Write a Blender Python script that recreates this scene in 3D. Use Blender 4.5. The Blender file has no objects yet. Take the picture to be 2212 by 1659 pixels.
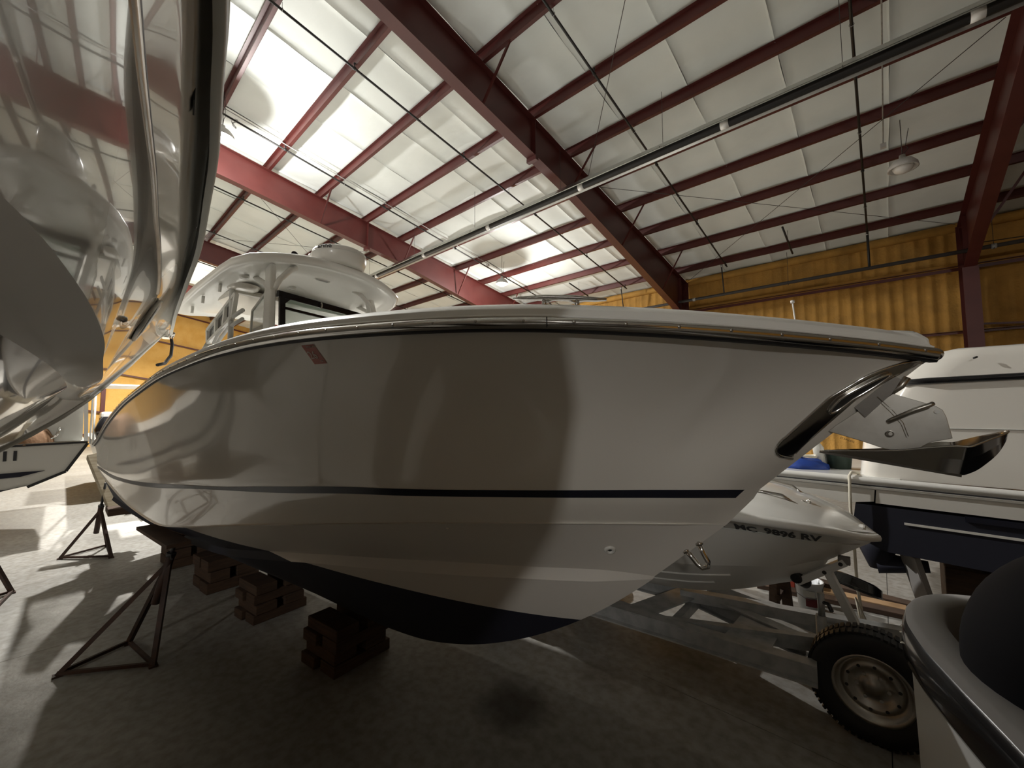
import bpy, bmesh, math, random
import numpy as np
from mathutils import Vector, Matrix
from mathutils.bvhtree import BVHTree
random.seed(7)
SC = bpy.context.scene
COL = SC.collection

# ------------------------------------------------------------------ camera
H = 2.1
cam_d = bpy.data.cameras.new('camera'); cam = bpy.data.objects.new('camera', cam_d); COL.objects.link(cam)
cam_d.sensor_fit = 'HORIZONTAL'; cam_d.sensor_width = 36.0; cam_d.lens = 878.33/2212*36.0
cam_d.clip_start = 0.02; cam_d.clip_end = 200
yaw, pit, rol = math.radians(42.2), math.radians(3.786), math.radians(-0.188)
fwd = Vector((-math.sin(yaw)*math.cos(pit), math.cos(yaw)*math.cos(pit), math.sin(pit)))
rgt = Vector((math.cos(yaw), math.sin(yaw), 0)); up = rgt.cross(fwd)
r2 = rgt*math.cos(rol)+up*math.sin(rol); u2 = up*math.cos(rol)-rgt*math.sin(rol)
cam.matrix_world = Matrix(((r2.x,u2.x,-fwd.x,0),(r2.y,u2.y,-fwd.y,0),(r2.z,u2.z,-fwd.z,H),(0,0,0,1)))
SC.camera = cam
# ------------------------------------------------------------------ world, exposure
w = bpy.data.worlds.new('world'); SC.world = w; w.use_nodes = True
w.node_tree.nodes['Background'].inputs[0].default_value = (0.5,0.55,0.6,1)
w.node_tree.nodes['Background'].inputs[1].default_value = 0.02
SC.view_settings.view_transform = 'Standard'; SC.view_settings.look = 'None'
SC.view_settings.gamma = 1.0; SC.view_settings.use_curve_mapping = False
SC.view_settings.exposure = 0.33
# the lit high bay lamps: (x, y, z of the lamp mouth, watts)
LIT = [(-11.3,2.24,8.60,3200),(-11.0,11.55,7.16,2500),(-26.5,2.2,8.60,4200),(-26.5,11.5,7.16,3200),(5.6,-12.5,7.35,1500)]
for i,(x,y,z,p) in enumerate(LIT):
    col = (1.0,.985,.95) if x>-20 else (1.0,.94,.83)
    l = bpy.data.lights.new('lamp_light','POINT'); l.energy = p*(.22 if x<0 else .9); l.shadow_soft_size = 0.12 if x<0 else .3; l.color = col
    o = bpy.data.objects.new('lamp_light', l); o.location = (x,y,z-0.17); COL.objects.link(o)
    l = bpy.data.lights.new('lamp_beam','SPOT'); l.energy = p*(1.2 if x<0 else .1); l.shadow_soft_size = 0.12; l.color = col; l.spot_size = math.radians(150); l.spot_blend = .35
    o = bpy.data.objects.new('lamp_beam', l); o.location = (x,y,z-0.17); COL.objects.link(o)

# ------------------------------------------------------------------ materials
MATS = {}
def mat(name, col, rough=.5, metal=0., coat=0., noise=None, bump=None, spec=None, emit=None, trans=None, alpha=None, coatr=.05):
    m = bpy.data.materials.new(name); m.use_nodes = True; MATS[name] = m
    nt = m.node_tree; b = nt.nodes['Principled BSDF']
    b.inputs['Base Color'].default_value = (*col,1); b.inputs['Roughness'].default_value = rough
    b.inputs['Metallic'].default_value = metal; b.inputs['Coat Weight'].default_value = coat
    b.inputs['Coat Roughness'].default_value = coatr
    if spec is not None: b.inputs['Specular IOR Level'].default_value = spec
    if trans: b.inputs['Transmission Weight'].default_value = trans
    if alpha is not None: b.inputs['Alpha'].default_value = alpha
    if emit: b.inputs['Emission Color'].default_value = (*emit[0],1); b.inputs['Emission Strength'].default_value = emit[1]
    tc = nt.nodes.new('ShaderNodeTexCoord')
    if noise:  # (scale, second colour, low, high [, stretch])
        n = nt.nodes.new('ShaderNodeTexNoise'); n.inputs['Scale'].default_value = noise[0]; n.inputs['Detail'].default_value = 6
        mp = nt.nodes.new('ShaderNodeMapping')
        if len(noise) > 4: mp.inputs['Scale'].default_value = noise[4]
        nt.links.new(tc.outputs['Object'], mp.inputs[0]); nt.links.new(mp.outputs[0], n.inputs['Vector'])
        r = nt.nodes.new('ShaderNodeMapRange'); r.inputs[1].default_value = noise[2]; r.inputs[2].default_value = noise[3]
        x = nt.nodes.new('ShaderNodeMix'); x.data_type = 'RGBA'
        x.inputs[6].default_value = (*col,1); x.inputs[7].default_value = (*noise[1],1)
        nt.links.new(n.outputs[0], r.inputs[0]); nt.links.new(r.outputs[0], x.inputs[0]); nt.links.new(x.outputs[2], b.inputs['Base Color'])
    if bump:   # (scale, strength, distance)
        n = nt.nodes.new('ShaderNodeTexNoise'); n.inputs['Scale'].default_value = bump[0]; n.inputs['Detail'].default_value = 5
        bp = nt.nodes.new('ShaderNodeBump'); bp.inputs['Strength'].default_value = bump[1]; bp.inputs['Distance'].default_value = bump[2]
        nt.links.new(tc.outputs['Object'], n.inputs['Vector']); nt.links.new(n.outputs[0], bp.inputs['Height']); nt.links.new(bp.outputs[0], b.inputs['Normal'])
    return m
mat('gelcoat', (.72,.69,.63), .12, coat=.4, coatr=.03, spec=.5)
mat('gelcoat_dull', (.66,.64,.59), .32, coat=.2, coatr=.12)
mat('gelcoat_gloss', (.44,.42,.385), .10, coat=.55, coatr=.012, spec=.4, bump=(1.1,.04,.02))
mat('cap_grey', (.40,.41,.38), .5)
mat('deck_white', (.80,.79,.75), .3, coat=.2)
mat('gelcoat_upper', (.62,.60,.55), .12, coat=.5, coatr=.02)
mat('gelcoat_shaded', (.26,.25,.23), .10, coat=.8, coatr=.03)  # underside gelcoat, its lack of light put into a darker base colour
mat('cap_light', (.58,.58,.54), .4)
mat('white_moulding', (.70,.69,.65), .22, coat=.4)
mat('white_paint', (.74,.74,.72), .3)
mat('navy', (.006,.007,.016), .35)
mat('antifoul', (.008,.009,.02), .75)
mat('steel', (.62,.60,.57), .12, metal=1.)
mat('steel_dull', (.46,.44,.40), .34, metal=1., noise=(9,(.33,.30,.26),.45,.8))
mat('galv', (.46,.46,.45), .5, metal=.35, noise=(12,(.32,.33,.32),.4,.7))
mat('alum', (.62,.62,.60), .28, metal=1.)
mat('red_steel', (.082,.016,.013), .45, noise=(2.5,(.070,.012,.010),.4,.7))
mat('fabric_roof', (.73,.765,.735), .65, noise=(.9,(.65,.685,.655),.4,.75), bump=(1.6,.35,.05))
mat('foam', (.46,.245,.048), .8, noise=(2.2,(.32,.17,.034),.42,.75), bump=(22,.6,.02))
mat('foam_left', (.62,.37,.10), .8, noise=(1.4,(.52,.28,.05),.42,.75), bump=(16,.6,.03))
mat('black_pipe', (.018,.017,.016), .45)
mat('grey_pipe', (.05,.045,.042), .4)
mat('wire', (.05,.045,.04), .5)
mat('black_rubber', (.008,.008,.009), .55, bump=(40,.2,.003))
mat('black_gloss', (.006,.006,.008), .2, coat=.5)
mat('black_cover', (.004,.004,.006), .85, spec=.15)
mat('rust_steel', (.035,.018,.012), .7, noise=(14,(.06,.026,.014),.4,.7))
mat('dark_steel', (.02,.02,.02), .6)
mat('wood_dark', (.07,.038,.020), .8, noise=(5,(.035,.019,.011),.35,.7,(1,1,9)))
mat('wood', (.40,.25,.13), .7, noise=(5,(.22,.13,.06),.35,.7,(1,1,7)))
mat('wood_pale', (.42,.36,.26), .7, noise=(6,(.28,.23,.15),.35,.7,(1,1,7)))
mat('glass', (.75,.88,.84), .02, trans=1.0, spec=.5)
mat('tint', (.02,.03,.028), .04, spec=.8)
mat('pane_green', (.40,.58,.50), .04, alpha=.5, spec=.9)
mat('clear_panel', (.55,.60,.57), .05, alpha=.45, spec=.9)
mat('blue_tarp', (.01,.045,.26), .6, bump=(9,.5,.02))
mat('dark_green', (.02,.035,.025), .6)
mat('bucket_white', (.75,.77,.78), .4)
mat('red_box', (.30,.04,.02), .6)
mat('label_red', (.13,.012,.016), .5)
mat('sticker_red', (.52,.20,.17), .5)
mat('sticker_white', (.70,.60,.55), .5)
mat('ink', (.012,.012,.014), .5)
mat('rope', (.60,.56,.46), .9, bump=(120,.6,.004))
mat('brown_cover', (.22,.12,.06), .8, bump=(7,.5,.03))
mat('cream_gel', (.50,.49,.45), .3, coat=.2)
mat('lamp_glass', (1,1,1), .3, emit=((1.0,.97,.92),60))
mat('lamp_off', (.62,.60,.57), .3)
mat('lamp_shell', (.45,.44,.42), .4)
mat('canvas_grey', (.20,.19,.18), .85)
# painted bottom: antifouling below a waterline that curves up towards the stern (boat coordinates)
def waterline_mat():
    m = mat('hull_bottom', (.66,.63,.58), .22, coat=.4, coatr=.08); nt = m.node_tree; b = nt.nodes['Principled BSDF']
    tc = nt.nodes.new('ShaderNodeTexCoord'); s = nt.nodes.new('ShaderNodeSeparateXYZ'); nt.links.new(tc.outputs['Object'], s.inputs[0])
    def mth(op,a,b_=None):
        n = nt.nodes.new('ShaderNodeMath'); n.operation = op
        for i,v in enumerate((a,b_)):
            if v is None: continue
            if isinstance(v,(int,float)): n.inputs[i].default_value = v
            else: nt.links.new(v, n.inputs[i])
        return n.outputs[0]
    dx = mth('SUBTRACT', s.outputs[0], 1.46); q = mth('MULTIPLY', mth('MULTIPLY', dx, dx), .030); f = mth('ADD', q, .932)
    lt = mth('LESS_THAN', s.outputs[2], f)
    x = nt.nodes.new('ShaderNodeMix'); x.data_type='RGBA'; x.inputs[6].default_value=(.66,.63,.58,1); x.inputs[7].default_value=(.008,.009,.02,1)
    nt.links.new(lt, x.inputs[0]); nt.links.new(x.outputs[2], b.inputs['Base Color'])
    r = nt.nodes.new('ShaderNodeMapRange'); r.inputs[3].default_value=.22; r.inputs[4].default_value=.75; nt.links.new(lt, r.inputs[0]); nt.links.new(r.outputs[0], b.inputs['Roughness'])
    c = nt.nodes.new('ShaderNodeMapRange'); c.inputs[3].default_value=.4; c.inputs[4].default_value=0; nt.links.new(lt, c.inputs[0]); nt.links.new(c.outputs[0], b.inputs['Coat Weight'])
waterline_mat()
def concrete():
    m = bpy.data.materials.new('concrete'); MATS['concrete'] = m; m.use_nodes = True; nt = m.node_tree; b = nt.nodes['Principled BSDF']
    tc = nt.nodes.new('ShaderNodeTexCoord')
    def noise(s,d=6): 
        n = nt.nodes.new('ShaderNodeTexNoise'); n.inputs['Scale'].default_value=s; n.inputs['Detail'].default_value=d; nt.links.new(tc.outputs['Object'], n.inputs['Vector']); return n.outputs[0]
    def ramp(v,a,c):
        r = nt.nodes.new('ShaderNodeValToRGB'); r.color_ramp.elements[0].position=a[0]; r.color_ramp.elements[0].color=(*a[1],1)
        r.color_ramp.elements[1].position=c[0]; r.color_ramp.elements[1].color=(*c[1],1); nt.links.new(v, r.inputs[0]); return r.outputs[0]
    def mul(a,b_,f=1.):
        x = nt.nodes.new('ShaderNodeMix'); x.data_type='RGBA'; x.blend_type='MULTIPLY'; x.inputs[0].default_value=f; nt.links.new(a,x.inputs[6]); nt.links.new(b_,x.inputs[7]); return x.outputs[2]
    base = ramp(noise(.7), (.3,(.23,.22,.20)), (.7,(.33,.32,.295)))
    sp = ramp(noise(14,8), (.35,(.72,.70,.66)), (.62,(1,1,1)))
    c = mul(base, sp)
    # oil stains with a place of their own
    for (x,y,r0,dark) in ((-2.05,2.25,.34,.30),(-1.45,3.9,.55,.5),(-1.75,3.0,.3,.75)):
        v = nt.nodes.new('ShaderNodeVectorMath'); v.operation='DISTANCE'; nt.links.new(tc.outputs['Object'], v.inputs[0]); v.inputs[1].default_value=(x,y,0)
        a = nt.nodes.new('ShaderNodeMath'); a.operation='ADD'; nt.links.new(v.outputs['Value'], a.inputs[0])
        n2 = nt.nodes.new('ShaderNodeMath'); n2.operation='MULTIPLY'; nt.links.new(noise(4), n2.inputs[0]); n2.inputs[1].default_value=r0*.9
        nt.links.new(n2.outputs[0], a.inputs[1])
        c = mul(c, ramp(a.outputs[0], (r0*.75,(dark,dark*.95,dark*.9)), (r0*1.35,(1,1,1))))
    nt.links.new(c, b.inputs['Base Color'])
    rr = nt.nodes.new('ShaderNodeMapRange'); nt.links.new(noise(3), rr.inputs[0]); rr.inputs[3].default_value=.38; rr.inputs[4].default_value=.68; nt.links.new(rr.outputs[0], b.inputs['Roughness'])
    bp = nt.nodes.new('ShaderNodeBump'); bp.inputs['Strength'].default_value=.25; bp.inputs['Distance'].default_value=.006
    nt.links.new(noise(30,8), bp.inputs['Height']); nt.links.new(bp.outputs[0], b.inputs['Normal'])
concrete()

# ------------------------------------------------------------------ helpers
def setp(o, label=None, cat=None, group=None, kind=None, category=None):
    cat = cat or category
    if label: o['label'] = label
    if cat: o['category'] = cat
    if group: o['group'] = group
    if kind: o['kind'] = kind
    return o
def thing(name, label, cat, loc=(0,0,0), rz=0, group=None):
    o = bpy.data.objects.new(name, None); o.empty_display_size = .1; COL.objects.link(o)
    o.location = loc; o.rotation_euler = (0,0,rz); return setp(o,label,cat,group)
class MB:
    def __init__(s): s.v=[]; s.f=[]; s.mi=[]; s.sm=[]
    def add(s, vs, fs, mi=0, smooth=False):
        n=len(s.v); s.v += [tuple(map(float,p)) for p in vs]; s.f += [tuple(i+n for i in f) for f in fs]; s.mi += [mi]*len(fs); s.sm += [smooth]*len(fs); return s
    def box(s, c, d, rot=None, mi=0):
        vs=[Vector((x*d[0]/2,y*d[1]/2,z*d[2]/2)) for x in(-1,1) for y in(-1,1) for z in(-1,1)]
        if rot is not None: vs=[rot@v for v in vs]
        vs=[v+Vector(c) for v in vs]
        return s.add(vs,[(0,1,3,2),(4,6,7,5),(0,4,5,1),(2,3,7,6),(0,2,6,4),(1,5,7,3)],mi)
    def bar(s, a, b, w_, h_, upv=(0,0,1), mi=0):
        a=Vector(a); b=Vector(b); d=(b-a); L=d.length; d.normalize(); u=Vector(upv)
        x=d.cross(u)
        if x.length<1e-4: x=d.cross(Vector((1,0,0)))
        x.normalize(); u=x.cross(d).normalized()
        R=Matrix((x,d,u)).transposed(); return s.box((a+b)/2,(w_,L,h_),R,mi)
    def tube(s, pts, r, n=10, mi=0, cap=True, closed=False):
        pts=[Vector(p) for p in pts]; m=len(pts); rs=r if isinstance(r,(list,tuple)) else [r]*m
        vs=[]; prev=None
        for i,p in enumerate(pts):
            if closed: t=(pts[(i+1)%m]-pts[i-1])
            else: t=(pts[min(i+1,m-1)]-pts[max(i-1,0)])
            t.normalize()
            if prev is None:
                x=t.cross(Vector((0,0,1)))
                if x.length<.05: x=t.cross(Vector((1,0,0)))
            else: x=prev-t*prev.dot(t)
            x.normalize(); prev=x; y_=t.cross(x)
            vs += [p+(x*math.cos(2*math.pi*k/n)+y_*math.sin(2*math.pi*k/n))*rs[i] for k in range(n)]
        fs=[]; 
        for i in range(m if closed else m-1):
            j=(i+1)%m
            fs += [(i*n+k,i*n+(k+1)%n,j*n+(k+1)%n,j*n+k) for k in range(n)]
        s.add(vs,fs,mi,True)
        if cap and not closed:
            b=len(s.v)-len(vs); s.f += [tuple(b+k for k in range(n))[::-1], tuple(b+(m-1)*n+k for k in range(n))]; s.mi += [mi]*2; s.sm += [False]*2
        return s
    def cyl(s,a,b,r,n=16,mi=0): return s.tube([a,b],r,n,mi)
    def lathe(s, prof, n=24, c=(0,0,0), axis='z', mi=0, smooth=True):
        vs=[]
        for (r,z) in prof:
            for k in range(n):
                a=2*math.pi*k/n; p=(r*math.cos(a),r*math.sin(a),z)
                if axis=='y': p=(p[0],p[2],p[1])
                if axis=='x': p=(p[2],p[0],p[1])
                vs.append((p[0]+c[0],p[1]+c[1],p[2]+c[2]))
        fs=[(i*n+k,i*n+(k+1)%n,(i+1)*n+(k+1)%n,(i+1)*n+k) for i in range(len(prof)-1) for k in range(n)]
        return s.add(vs,fs,mi,smooth)
    def prism(s, poly, h, org=(0,0,0), ax=((1,0,0),(0,1,0),(0,0,1)), mi=0):
        X,Y,Z=[Vector(a) for a in ax]; o=Vector(org); n=len(poly)
        vs=[o+X*p[0]+Y*p[1] for p in poly]+[o+X*p[0]+Y*p[1]+Z*h for p in poly]
        return s.add(vs,[tuple(range(n))[::-1],tuple(range(n,2*n))]+[(i,(i+1)%n,n+(i+1)%n,n+i) for i in range(n)],mi)
    def grid(s, rows, mi=0, smooth=True, flip=False):
        m=len(rows[0]); vs=[p for r in rows for p in r]; fs=[]
        for i in range(len(rows)-1):
            for k in range(m-1):
                f=(i*m+k,i*m+k+1,(i+1)*m+k+1,(i+1)*m+k); fs.append(f[::-1] if flip else f)
        return s.add(vs,fs,mi,smooth)
    def mesh(s, name, mats, merge=False):
        me=bpy.data.meshes.new(name); me.from_pydata(s.v,[],s.f)
        for m_ in (mats if isinstance(mats,(list,tuple)) else [mats]): me.materials.append(MATS[m_])
        me.polygons.foreach_set('material_index', s.mi); me.polygons.foreach_set('use_smooth', s.sm)
        bm=bmesh.new(); bm.from_mesh(me)
        if merge: bmesh.ops.remove_doubles(bm, verts=bm.verts, dist=1e-5)
        bmesh.ops.recalc_face_normals(bm, faces=bm.faces)
        bm.to_mesh(me); bm.free(); me.update(); return me
    def obj(s, name, mats, parent=None, label=None, bevel=0, merge=False, **k):
        me=s.mesh(name, mats, merge); o=bpy.data.objects.new(name, me); COL.objects.link(o)
        if parent is not None: o.parent=parent
        if bevel:
            b=o.modifiers.new('bevel','BEVEL'); b.width=bevel; b.segments=2; b.limit_method='ANGLE'; b.angle_limit=math.radians(40)
        setp(o,label,**k); return o
def link_copy(src, parent, loc=None, rot=None):
    c=src.copy(); COL.objects.link(c); c.parent=parent
    if loc is not None: c.location=loc
    if rot is not None: c.rotation_euler=rot
    return c
def pchip(xs, ys):
    x=np.array(xs,float); y=np.array(ys,float); h=np.diff(x); d=np.diff(y)/h; n=len(x); m=np.zeros(n)
    if n==2: m[:]=d[0]
    else:
        for i in range(1,n-1):
            if d[i-1]*d[i]>0:
                w1=2*h[i]+h[i-1]; w2=h[i]+2*h[i-1]; m[i]=(w1+w2)/(w1/d[i-1]+w2/d[i])
        m[0]=((2*h[0]+h[1])*d[0]-h[0]*d[1])/(h[0]+h[1]); m[-1]=((2*h[-1]+h[-2])*d[-1]-h[-1]*d[-2])/(h[-1]+h[-2])
        if m[0]*d[0]<0: m[0]=0
        if m[-1]*d[-1]<0: m[-1]=0
    def f(q):
        q=np.clip(q,x[0],x[-1]); i=np.clip(np.searchsorted(x,q)-1,0,n-2); t=(q-x[i])/h[i]
        return (2*t**3-3*t**2+1)*y[i]+(t**3-2*t**2+t)*h[i]*m[i]+(-2*t**3+3*t**2)*y[i+1]+(t**3-t**2)*h[i]*m[i+1]
    return f
def smooth_fn(xs, ys, n=6, amount=.5):
    """pchip, then a light smoothing pass so that reflections run evenly"""
    f=pchip(xs,ys); g=np.linspace(xs[0],xs[-1],161); v=f(g)
    for _ in range(n):
        q=v.copy(); q[1:-1]=v[1:-1]*(1-amount)+(v[:-2]+v[2:])*.5*amount; v=q
    return lambda q: np.interp(q,g,v)
def text_mesh(txt, size, extrude=.0, shear=0, bold=0):
    c=bpy.data.curves.new('t','FONT'); c.body=txt; c.size=size; c.extrude=extrude; c.shear=shear; c.offset=bold; c.resolution_u=3
    o=bpy.data.objects.new('t',c); COL.objects.link(o); bpy.context.view_layer.update()
    me=bpy.data.meshes.new_from_object(o.evaluated_get(bpy.context.evaluated_depsgraph_get()))
    bpy.data.objects.remove(o); return me
def text_on(txt, size, org, X, Y, m, name, parent, bvh=None, off=.002, shear=0, bold=0, extrude=.0008, wob=0):
    """lettering laid out on axes X, Y from org, dropped onto a surface (all in the parent's coordinates)"""
    me=text_mesh(txt,size,extrude,shear,bold); X=Vector(X).normalized(); Y=Vector(Y).normalized(); Z=X.cross(Y); o=Vector(org)
    for v in me.vertices:
        p=o+X*v.co.x+Y*(v.co.y+(wob*math.sin(v.co.x*40) if wob else 0))
        if bvh is not None:
            hit=bvh.ray_cast(p+Z*.6,-Z)
            if hit[0] is not None: p=hit[0]+Z*off
        v.co=p+Z*v.co.z
    me.materials.clear(); me.materials.append(MATS[m]); ob=bpy.data.objects.new(name,me); COL.objects.link(ob)
    if parent is not None: ob.parent=parent
    return ob
# ================================================================== THE BUILDING
RY=-1.5; YB=16.95; YF=2*RY-YB; XL=-36.17; XR=17.2
def zb(y): y=abs(y-RY)+RY; return 9.92-.1604*y           # underside of the purlins
def zroof(y): return zb(y)+.215
FR=[1.93+7.62*k for k in (-4,-3,-2,-1,0,1)]               # steel frames
# floor with saw-cut joints: slabs are pieces of the floor
fl = MB().box(((XL+XR)/2,(YB+YF)/2,-.20),(XR-XL+.6,YB-YF+.6,.2)).obj('floor','concrete',kind='structure')
xs=[XL-.3]+[x for x in (-29.2,-22.7,-16.2,-9.85,-5.6,-.05,5.8,11.5)]+[XR+.3]
ys=[YF-.3,-15,-10.5,-6,-1.4,3.2,7.6,12.2,YB+.3]
for i in range(len(xs)-1):
    for j in range(len(ys)-1):
        g=.005
        MB().box(((xs[i]+xs[i+1])/2,(ys[j]+ys[j+1])/2,-.05),(xs[i+1]-xs[i]-g,ys[j+1]-ys[j]-g,.1)).obj('slab','concrete',fl)
# roof insulation blanket: strips down each slope with folded seams
deck=MB()
for s in (1,-1):
    y0,y1=(RY,YB) if s>0 else (YF,RY)
    deck.add([(XL,y0,zroof(y0)+.12),(XR,y0,zroof(y0)+.12),(XR,y1,zroof(y1)+.12),(XL,y1,zroof(y1)+.12),
              (XL,y0,zroof(y0)+.2),(XR,y0,zroof(y0)+.2),(XR,y1,zroof(y1)+.2),(XL,y1,zroof(y1)+.2)],
             [(0,1,2,3),(4,5,6,7),(0,1,5,4),(2,3,7,6),(0,3,7,4),(1,2,6,5)])
ceil=deck.obj('ceiling','fabric_roof',kind='structure')
PY=[15.83,14.22,12.70,11.18,9.80,8.46,7.00,5.37,3.85,2.33,.82,-.68]
SW=7.62/5
def purlin_dip(y):
    y=abs(y-RY)+RY; d=min(abs(y-(p-.05)) for p in PY); return .05*math.exp(-(d/.10)**2)
n=int((XR-XL)/SW)
for k in range(n+1):
    xa=XL+k*SW; xb=min(xa+SW,XR)
    if xb-xa<.2: continue
    for s in (1,-1):
        rnd=random.Random(k*7+s); amp=rnd.uniform(.012,.035); ph=rnd.uniform(0,6)
        yy=[RY+(YB-RY)*i/46 for i in range(47)]
        if s<0: yy=[2*RY-q for q in yy]
        cx=[0,.012,.03,.12,.3,.5,.7,.88,.97,.988,1]; dz=[-.024,-.018,.0,.004,.012,.016,.012,.004,.0,-.012,-.024]
        rows=[[(xa+(xb-xa)*c+.008*math.sin(y*3+ph),y,zroof(y)+d+.012*math.sin(y*1.3+ph+c*3)-amp*.6*(1-math.cos(2*math.pi*(y-PY[0])/1.52))*.5) for c,d in zip(cx,dz)] for y in yy]
        MB().grid(rows).obj('insulation_strip','fabric_roof',ceil)
# purlins: Z sections, parts of the roof; also their mirror beyond the ridge
def purlin(y, s=1):
    q=y if s>0 else 2*RY-y; z=zb(y); t=.006; m=MB(); sg=s
    L=XR-XL; xc=(XL+XR)/2
    m.box((xc,q-sg*.075,z+.10),(L,t,.20)); m.box((xc,q-sg*.0375,z+.003),(L,.075,t)); m.box((xc,q,z+.012),(L,t,.024)); m.box((xc,q-sg*.11,z+.197),(L,.07,t))
    return m.obj('purlin','red_steel',ceil)
for y in PY: purlin(y)
for y in PY[:-1]: purlin(y,-1)
# walls: ribbed sprayed foam
def foam_wall(name, axis, pos, a0, a1, ztop, inward, m, pitch=.305, rib=.035, pid=0):
    N=int((a1-a0)/ (pitch/6)); rows=[]
    rnd=random.Random(pid); offs=[rnd.uniform(-.02,.02) for _ in range(N+9)]
    prof=[0,0,.12,1,.75,.05]
    zs=[0,1.2,2.4,3.3,3.9,4.15,4.27,4.4,5.0,5.8,6.0,6.1,6.4,6.9,99]
    for i in range(N+1):
        a=a0+(a1-a0)*i/N; r=prof[i%6]*rib*(1+offs[i//6]*6); zt=ztop(a); col=[]
        for z in zs:
            z=min(z,zt); d=r+.012*math.sin(a*5+z*3)+offs[i//6]*.5
            p=(a+offs[(i//6+int(z*2))%N]*.3, pos+inward*d, z) if axis=='x' else (pos+inward*d, a, z)
            col.append(p)
        rows.append(col)
    return MB().grid(rows).obj(name,m,kind='structure')
wb=foam_wall('wall_back','x',YB,XL,XR,lambda a:zroof(YB),-1,'foam',pid=1)
wl=foam_wall('wall_left','y',XL,YF,YB,lambda a:zroof(a),1,'foam_left',pitch=.61,pid=2,rib=.02)
MB().box(((XL+XR)/2,YF-.05,3.6),(XR-XL,.1,7.2)).obj('wall_front','foam',kind='structure')
m=MB(); m.prism([(YF,0),(YB,0),(YB,zroof(YB)),(RY,zroof(RY)),(YF,zroof(YF))],.1,(XR,0,0),((0,1,0),(0,0,1),(1,0,0))); m.obj('wall_right','foam',kind='structure')
# foam cove rolled out at the eave, girts on the back wall
m=MB(); m.tube([(XL,YB-.06,zroof(YB)-.14),(XR,YB-.06,zroof(YB)-.14)],.13,10); m.obj('trim_1','foam',kind='structure')
for z,hh,yy in ((6.03,.09,16.72),(4.24,.05,16.80),(2.3,.05,16.80)):
    m=MB()
    m.box(((XL+XR)/2,yy+.05,z+hh),(XR-XL,.16,.012)); m.box(((XL+XR)/2,yy,z),(XR-XL,.012,hh)) ; m.obj('girt','red_steel',wb)
m=MB(); m.box(((XL+XR)/2,16.86,6.16),(XR-XL,.16,.16)); m.obj('foam_ledge','foam',wb,bevel=.05)
# braces crossing the right hand back wall bay
m=MB(); m.tube([(2.1,16.6,6.65),(9.4,16.6,6.2)],.012,6); m.obj('wall_brace','wire',wb)
m=MB(); m.bar((2.15,16.66,4.42),(9.4,16.66,3.7),.05,.05); m.obj('wall_brace','red_steel',wb)
# rails on the far left wall run with the roof slope; short posts
for z0 in (9.06+.67,6.85+.73,4.32+.6,2.02+.35,.9):
    m=MB(); m.bar((XL+.14,-1.5,z0+.17*1.5),(XL+.14,16.9,z0-.17*16.9),.10,.09); m.obj('girt','red_steel',wl)
for y in (1.66,5.4,9.2): m=MB().box((XL+.2,y,1.9),(.14,.2,3.8)).obj('post','red_steel',wl)
# ------------------------------------------------------------------ frames
BOT=[(16.05,0),(16.05,5.90),(15.4,6.10),(11.85,6.91),(8.33,7.70),(5.94,8.09),(2.9,8.59),(RY,9.2)]
def frame(x, label):
    t=thing('steel_frame',label,'frame',(x,0,0),0,'red steel portal frames')
    for s in (1,-1):
        Y=(lambda y:y) if s>0 else (lambda y:2*RY-y)
        P=[(Y(y),z) for y,z in BOT]
        # rafter web
        top=[(Y(q),zb(q)-.012) for q in (RY,16.05)]
        m=MB(); m.prism([P[i] for i in range(1,8)]+top, .010,(-.005,0,0),((0,1,0),(0,0,1),(1,0,0)))
        for i in range(1,7): m.bar((0,*P[i]),(0,*P[i+1]),.24,.014)
        m.bar((0,*top[0]),(0,Y(16.72),zb(16.72)-.012),.24,.014)
        m.obj('rafter','red_steel',t)
        m=MB(); m.prism([(Y(16.05),0),(Y(16.72),0),(Y(16.72),zb(16.72)),(Y(16.05),zb(16.05)-.012)],.010,(-.005,0,0),((0,1,0),(0,0,1),(1,0,0)))
        m.bar((0,Y(16.05),0),(0,Y(16.05),5.9),.30,.014,(0,1,0)); m.bar((0,Y(16.72),0),(0,Y(16.72),zb(16.72)),.30,.014,(0,1,0))
        m.obj('column','red_steel',t)
        # knee and splice stiffeners
        for (a,b) in (((16.05,5.9),(16.6,7.15)),((16.05,5.9),(16.05,7.3)),((7.0,7.93),(7.0,8.78))):
            m=MB(); m.bar((0,Y(a[0]),a[1]),(0,Y(b[0]),b[1]),.2,.014,(0,1,0)); m.obj('stiffener','red_steel',t)
        m=MB(); m.box((0,Y(7.0),7.87),(.27,.10,.10)); m.obj('splice_plate','red_steel',t)
        if s>0:
            for y in (14.22,11.18,8.46,5.37):
                zbt=float(np.interp(y,[q[0] for q in BOT[:0:-1]],[q[1] for q in BOT[:0:-1]]))
                for d in (1,):
                    m=MB(); m.bar((d*.10,y-.03,zbt+.02),(d*.85,y-.03,zb(y)+.03),.05,.006); m.bar((d*.10,y-.05,zbt+.02),(d*.85,y-.05,zb(y)+.03),.006,.05); m.obj('flange_brace','red_steel',t)
    return t
lab=['dark red steel frame farthest away, by the orange left wall','dark red steel frame second farthest, just above the hardtop at left',
 'dark red steel frame glowing where the lamps at both its ends light it','large dark red steel frame crossing the middle of the roof',
 'dark red steel frame with the column standing at the right against the foam wall','dark red steel frame beyond the right edge of the picture']
for x,l in list(zip(FR,lab))[:5]: frame(x,l)
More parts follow.
